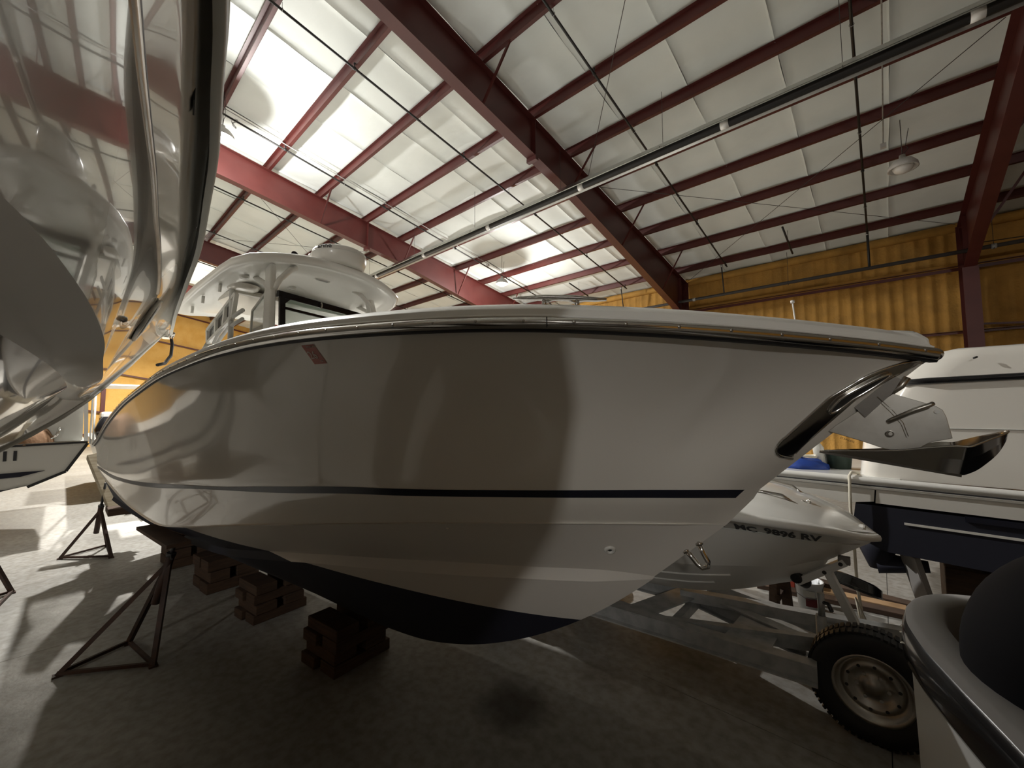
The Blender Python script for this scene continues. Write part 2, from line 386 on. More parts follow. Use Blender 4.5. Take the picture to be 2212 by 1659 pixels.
# ------------------------------------------------------------------ sprinkler pipes below the purlins
def sprinkler(x, label, y1=15.9, y0=-1.2):
    t=thing('sprinkler_pipe',label,'pipe',(x,0,0),0,'black sprinkler branch pipes')
    z=lambda y: zb(y)-.09
    MB().tube([(0,y0,z(y0)),(0,y1,z(y1))],.024,8).obj('pipe','black_pipe',t)
    yy=y1-.15; k=0
    while yy>0:
        m=MB(); m.cyl((0,yy,z(yy)+.02),(0,yy,z(yy)+.11),.012,6); m.cyl((0,yy,z(yy)+.10),(0,yy,z(yy)+.118),.024,8); m.cyl((0,yy-.03,z(yy)),(0,yy+.03,z(yy)),.034,8); m.obj('sprinkler_head','black_pipe',t); yy-=3.0
    for y in PY[1:-1:2]:
        m=MB(); m.tube([(.034*math.cos(a),y+.03,z(y)+.034*math.sin(a)) for a in np.linspace(0,2*math.pi,9)],.005,5); m.tube([(0,y+.03,z(y)+.03),(0,y+.03,zb(y)+.06)],.005,5); m.obj('hanger','galv',t)
    return t
for x,l in ((-23.6,'black sprinkler pipe under the roof, farthest from the camera'),(-19.45,'black sprinkler pipe just above the hardtop, second farthest'),(-15.6,'black sprinkler pipe crossing left of the glowing frame'),
            (-11.72,'black sprinkler pipe running past both lit lamps'),(-7.80,'black sprinkler pipe just left of the large middle frame'),
            (-3.90,'black sprinkler pipe just right of the large middle frame'),(-.07,'black sprinkler pipe hanging nearest the right hand column')):
    sprinkler(x,l,15.9 if x<-1 else 15.75)
for x,a,b in ((-1.93,14.12,15.9),(-9.58,14.2,15.7)):
    t=thing('stub_pipe','short black stub pipe under the eave purlins '+('right' if x>-5 else 'left')+' of the middle frame','pipe',(x,0,0),0,'short stub pipes')
    MB().tube([(0,a,zb(a)-.13),(0,b,zb(b)-.13)],.028,8).obj('pipe','black_pipe',t)
    MB().cyl((0,(a+b)/2,zb((a+b)/2)-.11),(0,(a+b)/2,zroof((a+b)/2)+.13),.01,6).obj('hanger','galv',t)
t=thing('main_pipe','thick grey pipe along the foam wall below the eave','pipe',(0,16.0,0))
m=MB(); m.tube([(XL+1,-.0,6.31),(XR-1,-.0,6.33)],.055,12); m.obj('pipe','grey_pipe',t)
for x in (-13.1,-5.1,2.35,9.9): m=MB().cyl((x-.05,0,6.32),(x+.05,0,6.32),.068,12).obj('coupling','galv',t)
for x in (-6.0,-2.1,2.35,6.1):
    m=MB(); m.tube([(x,0,6.37),(x,0,zb(16.0))],.006,6); m.tube([(x,.0+.06*math.cos(a),6.32+.07*math.sin(a)) for a in np.linspace(0,6.28,12)],.008,5); m.obj('hanger','wire',t)
for x,l in ((-8.0,'thin black drop pipe left of the middle frame joining the wall pipe'),(-4.05,'thin black drop pipe just right of the middle frame joining the wall pipe'),(-.07,'black drop pipe under the rightmost sprinkler pipe joining the wall pipe')):
    t=thing('drop_pipe',l,'pipe',(x,0,0),0,'drop pipes at the foam wall')
    MB().cyl((0,15.78,zb(15.7)-.1),(0,15.98,6.36),.022 if x<-1 else .032,8).obj('pipe','black_pipe',t)
    MB().cyl((0,15.78,zb(15.7)-.14),(0,15.78,zb(15.7)-.05),.036,8).obj('elbow','galv',t)
# ------------------------------------------------------------------ tube heater
t=thing('tube_heater','long shiny tube heater with a metal reflector hanging under the roof','heater',(0,7.97,7.40))
hood=[(-.19,-.055),(-.115,.062),(-.055,.09),(.055,.09),(.115,.062),(.19,-.055)]
m=MB(); x0,x1=-19.5,9.0; 
m.grid([[(x,p[0],p[1]) for p in hood] for x in (x0,x1)],smooth=False); m.grid([[(x,p[0]*1.01,p[1]+.006) for p in hood] for x in (x0,x1)],smooth=False)
m.obj('reflector','alum',t)
MB().tube([(x0-.2,0,-.035),(x1,0,-.035)],.072,14).obj('burner_tube','dark_steel',t)
for x in (-17.4,-14.3,-11.2,-8.1,-5.0,-1.9,1.2,4.3):
    MB().cyl((x-.07,0,-.035),(x+.07,0,-.035),.075,14).obj('clamp','white_paint',t,label='white clamp band on the tube')
for x in (-18.0,-14.9,-11.8,-8.7,-5.6,-3.05,-.2,2.9,6):
    m=MB(); m.tube([(x,-.2,-.04),(x,0,.12),(x,.2,-.04)],.006,5); m.tube([(x,0,.12),(x,0,zb(7.97)-7.40)],.005,5); m.obj('hanger','wire',t)
t=thing('flue_box','pale metal burner box at the near end of the tube heater','box',(9.3,7.97,7.40)); MB().box((.1,0,0),(.7,.4,.4)).obj('housing','white_paint',t,bevel=.01)
# ------------------------------------------------------------------ thin bracing rods in the roof plane
def rod(a,b,label):
    MB().tube([(a[0],a[1],zb(a[1])-.06),(b[0],b[1],zb(b[1])-.06)],.007,5).obj('brace_rod','wire',label=label,category='rod',group='thin roof bracing rods')
rod((1.75,9.74),(-5.5,16.5),'thin bracing rod rising from the eave beside the middle frame to the upper right'); rod((-5.5,9.75),(1.75,16.4),'thin bracing rod falling from the middle frame to the right hand column')
rod((-1.2,4.0),(-5.55,9.2),'thin bracing rod crossing above the tube heater right of the middle frame')
rod((-13.4,2.6),(-20.8,9.6),'thin bracing rod falling from the glowing frame towards the hardtop radome'); rod((-20.8,3.2),(-13.4,9.6),'thin bracing rod crossing low behind the hardtop roof')
# ------------------------------------------------------------------ lamps
def highbay(x,y,z,lit,label):
    t=thing('high_bay_lamp',label,'lamp',(x,y,z),0,'round high bay lamps')
    m=MB(); m.lathe([(.0,.30),(.05,.30),(.06,.22),(.16,.18),(.235,.08),(.25,.0),(.22,.0),(.16,.05),(0,.06)],28); m.obj('shade','lamp_shell',t)
    m=MB(); m.lathe([(0,-.09),(.08,-.08),(.14,-.04),(.17,.02),(.17,.045),(0,.045)],24); m.obj('lens','lamp_glass' if lit else 'lamp_off',t)
    m=MB(); m.tube([(0,0,.30),(0,.0,zroof(y)+.13-z)],.008,6); m.tube([(.03,0,.32),(.10,0,.42),(.06,.03,.5),(.12,0,zb(y)-z-.02)],.006,5); m.obj('hanger','wire',t)
lab2=['lit lamp shining beside the big glossy hull at left','lit lamp glowing above the boat deck by the middle frames','lit lamp far away near the left wall','lit lamp far away by the back wall','lit lamp on the far roof slope behind the camera']
for (x,y,z,p),l in zip(LIT,lab2): highbay(x,y,z,True,l)
highbay(.575,11.7,7.18,False,'unlit round white lamp hanging near the right hand column')
def conduit(x,y0,y1,label):
    t=thing('conduit',label,'conduit',(x,0,0)); MB().tube([(0,y0,zb(y0)-.05),(0,y1,zb(y1)-.05)],.011,6).obj('pipe','galv',t)
    MB().box((0,y1,zb(y1)-.10),(.10,.10,.09)).obj('junction_box','lamp_shell',t)
conduit(.30,1,11.9,'thin grey conduit running down to the unlit lamp'); conduit(-11.55,1,11.3,'thin grey conduit beside the sprinkler pipe of the lit lamps')
m=MB(); m.tube([(-11.42+.07*math.sin(a),2.5+.05*math.sin(2*a),9.18+.09*math.cos(a)-.004*a) for a in np.linspace(0,12,40)],.005,5); m.obj('cable_loop','wire',label='coiled loop of cable hanging by the lit lamp at left',category='cable')
# ================================================================== THE CENTRE CONSOLE BOAT (local x runs aft from the bow tip, y towards the camera side)
BO=(.157,2.175); BR=math.radians(186.7)
boat=thing('center_console_boat','large white center console boat with hardtop and navy waterline stripe, bow to the right','boat',(BO[0],BO[1],0),BR)
UE=8.4
def crow(pts):
    us=[p[0] for p in pts]; return smooth_fn(us,[p[1] for p in pts],5), smooth_fn(us,[p[2] for p in pts],5), us[0]
sheer=crow([(.0,.0,2.305),(.02,.035,2.308),(.06,.062,2.315),(.115,.095,2.324),(.244,.205,2.34),(.389,.325,2.357),(.523,.44,2.369),(.672,.556,2.383),(.825,.663,2.396),(.985,.754,2.409),(1.17,.850,2.424),(1.366,.93,2.435),(1.538,.995,2.442),
   (1.715,1.047,2.447),(1.894,1.091,2.452),(2.074,1.132,2.455),(2.256,1.163,2.458),(2.438,1.19,2.459),(2.622,1.209,2.458),(2.806,1.224,2.455),(3.28,1.235,2.44),(3.71,1.22,2.42),(4.28,1.2,2.38),(5.1,1.15,2.29),(5.81,1.10,2.20),(6.6,1.03,2.08),(7.4,.96,1.92),(8.15,.9,1.72),(8.6,.88,1.62)])
stripeH=crow([(.583,.0,1.745),(.626,.09,1.758),(.983,.3,1.749),(1.413,.58,1.744),(2.108,.93,1.736),(2.765,1.05,1.691),(3.4,1.09,1.629),(4.026,1.1,1.578),(4.996,1.08,1.496),(5.993,1.03,1.427),(7.126,.95,1.381),(8.6,.83,1.37)])
stripeL=crow([(.605,.0,1.705),(.66,.09,1.718),(.987,.29,1.712),(1.42,.57,1.71),(2.121,.92,1.701),(2.784,1.04,1.653),(3.653,1.08,1.567+.018),(4.904,1.07,1.465),(6.037,1.02,1.390),(7.074,.95,1.345),(8.6,.825,1.34)])
chine=crow([(.718,.0,1.572),(1.018,.2,1.576),(1.286,.38,1.577),(1.466,.5,1.576),(1.768,.65,1.564),(2.257,.82,1.523),(2.965,.95,1.434),(3.803,1.0,1.305),(4.329,1.0,1.215),(5.074,1.0,1.13),(5.84,.98,1.141),(7.09,.93,1.231),(8.6,.82,1.376)])
strU=crow([(1.055,.0,1.262),(1.3,.14,1.285),(1.609,.28,1.274),(1.994,.4,1.252),(2.746,.6,1.194),(3.449,.68,1.105),(4.6,.72,.95),(6,.72,.90),(8.6,.66,.92)])
strL=crow([(1.064,.0,1.246),(1.3,.115,1.232),(1.629,.25,1.215),(2.03,.36,1.178),(2.505,.47,1.138),(3.117,.59,1.085),(3.6,.64,1.02),(4.6,.69,.90),(6,.70,.86),(8.6,.64,.88)])
keel=crow([(1.064,.0,1.246),(1.237,.0,1.099),(1.46,.0,.936),(1.632,.0,.83),(1.965,.0,.661),(2.354,.0,.518),(2.816,.0,.42),(3.31,.0,.388),(4.5,.0,.385),(8.6,.0,.37)])
NT=150; TS=(np.linspace(0,1,NT))**1.7
def curve_pts(c, ts=TS, u1=UE):
    u=c[2]+(u1-c[2])*ts; return np.stack([u, c[0](u), c[1](u)],1)
def between(A,B,k,bulge=0,bz=0):
    """k curves between A and B, bowed outwards by bulge"""
    out=[]
    for i in range(k+1):
        s=i/k; P=A*(1-s)+B*s; q=4*s*(1-s); f=np.clip(A[:,1]*2.2,0,1)
        P[:,1]+=bulge*q*f; P[:,2]+=bz*q*f; out.append(P)
    return out
cS,cH,cL,cC,cU,cD,cK=[curve_pts(c) for c in (sheer,stripeH,stripeL,chine,strU,strL,keel)]
# topsides: concave flare between the stripe and the sheer
def flare(A,B,k=14):
    out=[]
    fr=np.clip(1-(A[:,0]-.4)/4.5,0.12,1)
    for i in range(k+1):
        s=i/k; P=A*(1-s)+B*s; P[:,1]-= (.10*fr*np.clip(B[:,1]*2.5,0,1)*math.sin(math.pi*s)**1.0*(.55+.9*s)); 
        P[:,1]=np.maximum(P[:,1],0); out.append(P)
    return out
top_rows=between(cC,cL,3,.004)+between(cL,cH,1)[1:]+flare(cH,cS)[1:]
m=MB()
for s in (1,-1):
    sc=np.array([1,s,1])
    m.grid([(r*sc).tolist() for r in top_rows],mi=0)
    # rounded chine lip and bottom panels
    f_=lambda A: np.clip(A[:,1:2]*8,0,1)
    def off_(A,dw,dz): B=A.copy(); B[:,1:2]+=dw*f_(A); B[:,2:3]+=dz*f_(A); B[:,1]=np.maximum(B[:,1],0); return B
    lip=off_(cC,.010,-.003); und=off_(cC,-.020,-.010); m.grid([(r*sc).tolist() for r in (cC,lip)],mi=0,smooth=False); m.grid([(r*sc).tolist() for r in (lip,und)],mi=1,smooth=False)
    U2=off_(cU,-.006,.0); m.grid([(r*sc).tolist() for r in between(und,U2,4,.012)],mi=1)
    D1=off_(cD,.030,-.006); D2=off_(cD,-.012,-.012); m.grid([(r*sc).tolist() for r in between(U2,D1,2,-.004)],mi=1); m.grid([(r*sc).tolist() for r in (D1,D2)],mi=1,smooth=False)
    m.grid([(r*sc).tolist() for r in between(D2,cK,6,.014)],mi=1)
    # transom
    tr=[r[-1]*sc for r in top_rows[::-1]]+[r[-1]*sc for r in (cU,cD,cK)]
    m.grid([[p.tolist() for p in tr],[[p[0]+.05,0,p[2]] for p in tr]],mi=0,smooth=False)
hull=m.obj('hull',['gelcoat','hull_bottom'],boat)
hb=BVHTree.FromPolygons([Vector(v) for v in m.v],m.f)
def onhull(u,z,off=.0):
    """point on the camera side of the hull"""
    h=hb.ray_cast(Vector((u,3,z)),Vector((0,-1,0))); return h[0]+h[1]*(off if h[1].y>0 else -off), (h[1] if h[1].y>0 else -h[1])
# boot stripe, both sides
for s in (1,-1):
    ts=(np.linspace(.0,1,90))**1.3; a=[];b=[]
    for t in ts:
        u=.632+(8.3-.632)*t; a.append((u,(float(stripeH[0](u))+.0025)*s,float(stripeH[1](u)))); ul=u+.036*(1-t); b.append((ul,(float(stripeL[0](ul))+.0025)*s,float(stripeL[1](ul))))
    MB().grid([a,b]).obj('boot_stripe','navy',boat,label='navy blue waterline stripe')
# rub rail: stainless half round with its screws
def sheer_at(u,dy=0,dz=0):
    e=.01; p=Vector((u,float(sheer[0](u)),float(sheer[1](u)))); q=Vector((u+e,float(sheer[0](u+e)),float(sheer[1](u+e))))
    t=(q-p).normalized(); n=Vector((0,0,1)).cross(t); n=-n if n.y<0 else n; n.normalize(); return p+n*dy+Vector((0,0,dz)), n, t
prof=[(-.012,-.024),(.004,-.024),(.014,-.019),(.022,-.009),(.025,.002),(.022,.012),(.014,.020),(.004,.024),(-.012,.024)]
us=[.0]+list(.004+(UE-.004)*np.linspace(0,1,150)**1.8)
def sweep(profile, s, u0=None):
    rows=[]
    for u in us:
        if u<.001:
            rows.append([(-.0-a_*1.0,0,float(sheer[1](0))+b_) for a_,b_ in profile])
        else:
            p,n,t=sheer_at(u)
            rows.append([( p.x+n.x*a_, max(0,(p.y+n.y*a_))*s, p.z+b_) for a_,b_ in profile])
    return rows
m=MB(); [m.grid(sweep(prof,s)) for s in (1,-1)]; rr=m.obj('rub_rail','steel',boat,label='polished stainless rub rail')
m=MB(); [m.grid(sweep([(-.02,-.030),(.004,-.030),(.008,-.023),(-.012,-.023)],s),smooth=False) for s in (1,-1)]; m.obj('rail_shade','black_rubber',boat,label='thin black strip for the shade under the rub rail')  # black strip stands in for the shade beneath the rail
# gunwale cap above the rail, rounded over onto the deck
cap=[(-.012,.022),(.000,.026),(.001,.030),(-.006,.034),(-.012,.040),(-.015,.058),(-.020,.063),(-.050,.082),(-.075,.093),(-.11,.098),(-.20,.100)]
m=MB(); [m.grid(sweep(cap,s)) for s in (1,-1)]; m.obj('gunwale','deck_white',boat)
# foredeck and cockpit
m=MB()
for s in (1,-1):
    rows=[]
    for u in np.linspace(.42,1.5,20):
        p,n,t=sheer_at(max(u,.004)); w_=max(0,p.y-.15); rows.append([(p.x,(w_*f)*s,p.z+.088-.02*f) for f in np.linspace(1,0,6)])
    m.grid(rows)
m.obj('foredeck','deck_white',boat)
m=MB()
for s in (1,-1):
    rows=[]
    for u in np.linspace(1.5,UE,50):
        p,n,t=sheer_at(u); w_=p.y-.2; zf=1.75 if u<4 else 1.62
        rows.append([(u,w_*s,p.z+.09),(u,(w_-.02)*s,p.z+.06),(u,min(w_-.06,float(stripeH[0](u))-.12)*s,min(zf,p.z-.15)),(u,0,min(zf,p.z-.15))])
    m.grid(rows,smooth=False)
m.add([(1.5,-.78,2.5),(1.5,.78,2.5),(1.5,.40,1.7),(1.5,-.40,1.7)],[(0,1,2,3)])
m.obj('cockpit_liner','deck_white',boat)
# screws along the rail
sc=MB().lathe([(.0,.0025),(.004,.0022),(.0068,.0),(.0068,-.002)],8,axis='y').obj('screw','steel_dull',rr)
acc=0; last=None; first=True; u=.05
while u<6.5:
    p,n,t=sheer_at(u,.0245,.004)
    if last is None or (p-last).length>.183:
        last=p.copy(); o=sc if first else link_copy(sc,rr); first=False
        o.location=p; o.rotation_euler=(0,0,math.atan2(n.y,n.x)-math.pi/2)
    u+=.004
m=MB(); p,n,t=sheer_at(1.17,.0255,0); m.bar(p+Vector((0,0,-.02)),p+Vector((0,0,.021)),.002,.003); m.obj('rail_joint','dark_steel',rr)
# bow cleat on the starboard gunwale
t=thing('mooring_cleat','polished two-legged mooring cleat on the bow gunwale','cleat'); t.parent=boat; 
for k in list(t.keys()): del t[k]
m=MB(); 
def cz(u,dy,dz): p,n,tt=sheer_at(u); return Vector((p.x+n.x*dy,p.y+n.y*dy,p.z+dz))
cA=cz(.965,-.12,.130); cB=cz(1.315,-.12,.130); 
m.tube([cA,cA.lerp(cB,.12),cA.lerp(cB,.35)+Vector((0,0,.004)),cA.lerp(cB,.65)+Vector((0,0,.004)),cA.lerp(cB,.88),cB],[.006,.010,.013,.013,.010,.006],12)
for f in (.31,.66): q=cA.lerp(cB,f); m.tube([q,q+Vector((0,0,-.02)),q+Vector((0,0,-.055))],[.011,.010,.016],12)
for f in (.31,.66):
    q=cA.lerp(cB,f); m.tube([q+Vector((0,0,-.012)),q.lerp(cA.lerp(cB,.485),.5)+Vector((0,0,-.004)),cA.lerp(cB,.485)+Vector((0,0,-.002))],[.010,.006,.005],8)
m.obj('cleat','steel',boat,label='polished two-legged mooring cleat'); bpy.data.objects.remove(t)
# deck hatch rim glimpsed left of the cleat, through-hull fitting
p,n=onhull(1.215,1.412)
m=MB(); m.lathe([(.0,-.004),(.011,-.003),(.012,.005),(.017,.008),(.024,.007),(.029,.0),(.029,-.004)],20)
o=m.obj('through_hull','white_moulding',boat,label='round white through-hull fitting'); q=n.to_track_quat('Z','Y'); o.rotation_euler=q.to_euler(); o.location=p+n*.002
m=MB().lathe([(0,-.001),(.010,-.0005),(.010,-.004)],16); o2=m.obj('drain_hole','dark_steel',o)
p,n=onhull(1.88,1.515); m=MB().lathe([(0,.006),(.005,.005),(.009,.0)],10); o=m.obj('drain_plug','white_moulding',boat); o.rotation_euler=n.to_track_quat('Z','Y').to_euler(); o.location=p
# registration sticker
X=Vector((-1,0,0)); Y=Vector((0,0,1)); 
def patch(cu,cz_,du,dz,shear,name,m_,off,parent=boat):
    rows=[]
    for j in range(5):
        r=[]
        for i in range(5):
            a=(i/4-.5)*du; b=(j/4-.5)*dz; p,n=onhull(cu-a-b*shear,cz_+b,off); r.append(tuple(p))
        rows.append(r)
    return MB().grid(rows).obj(name,m_,parent)
st=patch(2.29,2.372,.085,.088,-.42,'registration_sticker','sticker_red',.002); st['label']='faded red registration sticker'
text_on('26',.052,(2.318,1.5,2.352),(-1,0,0),(.42,0,1),'sticker_white','lettering',st,hb,.004,bold=.0006)
text_on('MICHIGAN',.0125,(2.318,1.5,2.402),(-1,0,0),(.42,0,1),'sticker_white','lettering',st,hb,.004)
text_on('MC',.016,(2.262,1.5,2.333),(-1,0,0),(.42,0,1),'sticker_white','lettering',st,hb,.004)
# bow eye: stainless U bolt under a small step in the stem
m=MB(); m.tube([(.846,0,1.475),(.825,0,1.425),(.803,0,1.385),(.806,0,1.362),(.828,0,1.352),(.850,0,1.366),(.875,0,1.395),(.908,0,1.425)],.012,12)
m.tube([(.842,0,1.470),(.838,0,1.458)],.018,10); m.tube([(.905,0,1.422),(.896,0,1.414)],.018,10); m.obj('bow_eye','steel',boat,label='polished U-shaped bow eye')
# anchor pocket plate wrapped on the stem
pk=[(.427,1.925),(.405,1.985),(.36,2.06),(.306,2.135),(.245,2.205),(.205,2.232)]
stem_u=lambda z: float(np.interp(z,[1.572,1.741,1.923,2.147,2.225,2.30],[.718,.583,.427,.217,.105,.0]))
stz=lambda z: float(np.interp(z,[1.572,1.741,1.923,2.147,2.225,2.30],[.718,.583,.427,.217,.105,.0]))
rows=[]
for z in np.linspace(1.895,2.285,34):
    u0=stz(z); s=(z-1.895)/.39; wd=.105
    if s<.22: wd*=math.sqrt(max(.0,1-((.22-s)/.22)**2))+.02
    if s>.80: wd*=math.sqrt(max(.0,1-((s-.80)/.205)**2))+.02
    r=[]
    for v in np.linspace(-1,1,25):
        a_=abs(v)*wd; p,n=onhull(u0+max(a_,.004),z,.006); y_=p.y*(1 if v>0 else -1) if a_>.012 else p.y*v
        r.append((u0+a_-.006*(1-abs(v)),y_,z))
    rows.append(r)
m=MB(); m.grid(rows); m.obj('stem_plate','steel',boat,label='polished stainless stem plate')
m=MB()
for s in (1,-1): m.tube([Vector(r[-1 if s>0 else 0])+Vector((0,0,0)) for r in rows],.006,8)
m.obj('plate_edge','steel',boat)
# oval slot with a rolled rim in the plate, dark inside
sl=[onhull(stz(2.165+.075*math.sin(a))+.055+.022*math.cos(a),2.165+.075*math.sin(a),.010)[0] for a in np.linspace(0,2*math.pi,24,endpoint=False)]
MB().tube(sl,.006,8,closed=True).obj('slot_rim','steel',boat)
c_=sum(sl,Vector())/24; MB().add([tuple(p) for p in sl]+[tuple(c_)],[(i,(i+1)%24,24) for i in range(24)]).obj('hawse_slot','dark_steel',boat)
# anchor pocket recess (dark) with the roller cheeks
m=MB()
for s in (1,-1):
    m.prism([(.25,2.12),(.20,2.17),(.13,2.235),(.10,2.215),(.13,2.16),(.21,2.07)],.006,(0,s*.028,0),((1,0,0),(0,0,1),(0,-1,0)))
m.obj('roller_cheek','steel',boat)
MB().tube([(.215,-.018,2.10),(.215,.018,2.10)],.020,14).obj('bow_roller','black_rubber',boat)
m=MB(); m.tube([(.08,.012,2.222),(.10,.012,2.19),(.15,.012,2.15)],.012,10); m.obj('chain_stopper','steel_dull',boat)
# anchor: a thing of its own hanging in the roller (built in the boat's axes)
an=thing('plow_anchor','steel plow anchor with a wide flat shank hanging from the bow roller','anchor',(BO[0],BO[1],0),BR)
sh=[(.328,2.012),(.305,2.035),(.190,2.128),(.158,2.160),(.135,2.166),(.045,2.127),(.010,2.112),(-.006,2.098),(-.014,2.074),(-.026,1.996),(.035,1.978),(.062,1.957),(.090,1.945),(.125,1.942),(.165,1.952),(.23,1.978)]
MB().prism(sh,.010,(0,.020,0),((1,0,0),(0,0,1),(0,-1,0))).obj('shank','steel_dull',an,bevel=.0015,label='wide flat steel shank plate')
MB().cyl((.010,.024,2.092),(.010,.008,2.092),.0075,14).obj('eyelet','white_paint',an,label='hole in the shank')
MB().tube([(.142,.028,2.008),(.142,.034,2.008)],[.0125,.010],16).obj('pivot_bolt','steel',an)
MB().tube([(.142,.036,2.008),(.142,.040,2.008)],[.007,.006],12).obj('bolt_end','steel_dull',an)
MB().tube([(.140,.03,2.058),(.137,.05,2.062),(.075,.055,2.098),(.030,.055,2.118),(.024,.05,2.122)],.008,10).obj('shackle_pin','steel_dull',an,label='bent steel rod across the shank')
m=MB(); m.tube([(.172,.035,2.150),(.130,.038,2.095),(.104,.036,2.05),(.092,.034,2.0)],.0013,5); m.obj('safety_wire','steel',an)
# fluke: folded plow, long pointed heel to the left, upturned tip to the right
fl=[]
def fr(u,zc,w_,zr): return [(u,-w_,zr),(u,-w_*.55,zr+(zc-zr)*.45),(u,0,zc),(u,w_*.55,zr+(zc-zr)*.45),(u,w_,zr)]
st=[(.355,1.925,.004,1.926),(.28,1.915,.02,1.935),(.20,1.903,.035,1.940),(.12,1.889,.055,1.948),(.05,1.876,.075,1.962),(-.02,1.866,.095,1.973),(-.045,1.864,.100,1.972),(-.075,1.878,.085,1.984),(-.11,1.912,.06,2.0),(-.14,1.952,.035,2.012),(-.160,1.998,.015,2.022),(-.164,2.018,.003,2.024)]
sf=[pchip(range(len(st)),[q[k] for q in st]) for k in range(4)]; rows=[fr(*[float(f(i)) for f in sf]) for i in np.linspace(0,len(st)-1,45)]
m=MB()
for k in range(4): m.grid([[r[k],r[k+1]] for r in rows])
m.grid([[(p[0],p[1]*.96,p[2]+.004) for p in r] for r in rows])
for k in (0,-1): m.tube([r[k] for r in rows],.0035,6)
m.obj('fluke','steel',an,label='folded polished plow fluke')
m=MB(); m.bar((.36,0,1.926),(-.045,0,1.862),.006,.010); m.obj('keel_rib','steel',an)
text_on('STAINLESS',.010,(.292,.022,1.985),(-.93,0,-.36),(-.36,0,.93),'dark_steel','lettering',an,extrude=.0003)
# ================================================================== hardtop and console (parts of the boat)
def zt(u): return 3.51-.14*(u-4.2)
def outline(sc=1.):
    pts=[]
    for a in np.linspace(-1,1,21):                     # front edge, gently bowed
        pts.append((3.95+.22*abs(a)**2.6+ (0 if abs(a)<.93 else .09), a*.86-.05))
    pts += [(4.42,.83),(4.9,.845),(5.4,.83),(5.72,.78),(5.86,.62),(5.90,.3),(5.90,-.3),(5.86,-.70),(5.72,-.86),(5.4,-.92),(4.9,-.94),(4.42,-.94)]
    cx,cy=4.9,0; return [((x-cx)*sc+cx,(y-cy)*sc+cy) for x,y in pts]
def crown(x,y): return zt(x)-.15*((y+.05)/.9)**2-.16*max(0,(4.25-x)/.28)**2*.35
rings=[]
for sc_,dz in ((.02,-.075),(.6,-.075),(.80,-.070),(.84,-.045),(.90,-.035),(.955,-.055),(.985,-.045),(1.0,-.015),(.995,.012),(.97,.030),(.9,.045),(.6,.065),(.02,.08)):
    o=outline(sc_); rings.append([(x,y,crown(x,y)+dz) for x,y in o]+[(o[0][0],o[0][1],crown(*o[0])+dz)])
m=MB(); m.grid(rings); ht=m.obj('hardtop','deck_white',boat,merge=True)
# moulded pods and lights beneath the hardtop
m=MB(); m.lathe([(.0,-.05),(.09,-.048),(.13,-.03),(.15,0)],20,(4.75,.52,crown(4.75,.52)-.07)); m.obj('ceiling_pod','gelcoat',ht)
for (x,y) in ((4.45,.62),(4.62,.12)): MB().lathe([(0,-.03),(.035,-.025),(.042,-.002)],14,(x,y,crown(x,y)-.07)).obj('downlight','white_moulding',ht)
m=MB(); m.box((4.30,-.02,crown(4.3,0)-.075),(.035,.16,.016)); m.obj('console_light','white_moulding',ht,bevel=.007)
m=MB(); m.box((4.295,-.02,crown(4.3,0)-.086),(.02,.11,.006)); m.obj('light_lens','cap_grey',ht)
m=MB(); m.box((5.25,0,crown(5.3,0)-.10),(1.0,1.2,.06)); m.obj('overhead_box','gelcoat',ht,bevel=.03)
# raised radar dome
rd=thing('radar_dome','round cream radar dome on the hardtop with dark lettering','radar',(0,0,0))
q=(4.13,-.10); zr=zt(4.13)-.005
wq=Matrix.Rotation(BR,4,'Z'); wp=wq@Vector((q[0],q[1],0))+Vector((BO[0],BO[1],0)); rd.location=(wp.x,wp.y,zr); rd.rotation_euler=(0,0,BR)
m=MB(); m.lathe([(0,.0),(.20,.0),(.235,.02),(.252,.07),(.256,.12),(.248,.155),(.215,.178),(.12,.188),(0,.19)],40); m.obj('dome','gelcoat_dull',rd)
m=MB(); m.lathe([(.257,.118),(.260,.120),(.257,.124)],40); m.obj('seam','cap_light',rd)
me=text_mesh('arine',.072,.0004,0,.0012)
for v in me.vertices:   # wrapped round the drum, on the side facing the camera
    a=math.radians(101)+v.co.x/.256; r=.2575+v.co.z; v.co=(r*math.cos(a),r*math.sin(a),.128+v.co.y*.8)
me.materials.clear(); me.materials.append(MATS['ink']); o=bpy.data.objects.new('lettering',me); COL.objects.link(o); o.parent=rd
ga=thing('gps_puck','small white dome antenna beside the radar','antenna',(0,0,0)); wp=wq@Vector((4.42,.02,0))+Vector((BO[0],BO[1],0)); ga.location=(wp.x,wp.y,zr); ga.rotation_euler=(0,0,BR)
MB().lathe([(0,.19),(.03,.187),(.045,.17),(.045,.155),(.015,.15),(.013,0),(.03,0)],18).obj('antenna_cap','white_moulding',ga)
hn=thing('deck_horn','small dark horn in front of the radar dome','horn',(0,0,0)); wp=wq@Vector((4.26,.30,0))+Vector((BO[0],BO[1],0)); hn.location=(wp.x,wp.y,zt(4.3)+.035); hn.rotation_euler=(0,0,BR)
MB().tube([(.05,0,.02),(-.02,0,.025),(-.055,0,.03)],[.014,.018,.034],12).obj('trumpet','black_gloss',hn); MB().box((.0,0,.005),(.06,.03,.02)).obj('foot','black_gloss',hn)
# console with windshield
ZC=1.45
m=MB()
m.prism([(4.02,-.55),(4.02,.52),(4.20,.56),(5.0,.56),(5.0,-.60),(4.2,-.60)],1.25,(0,0,ZC)); m.obj('console','deck_white',boat,bevel=.04)
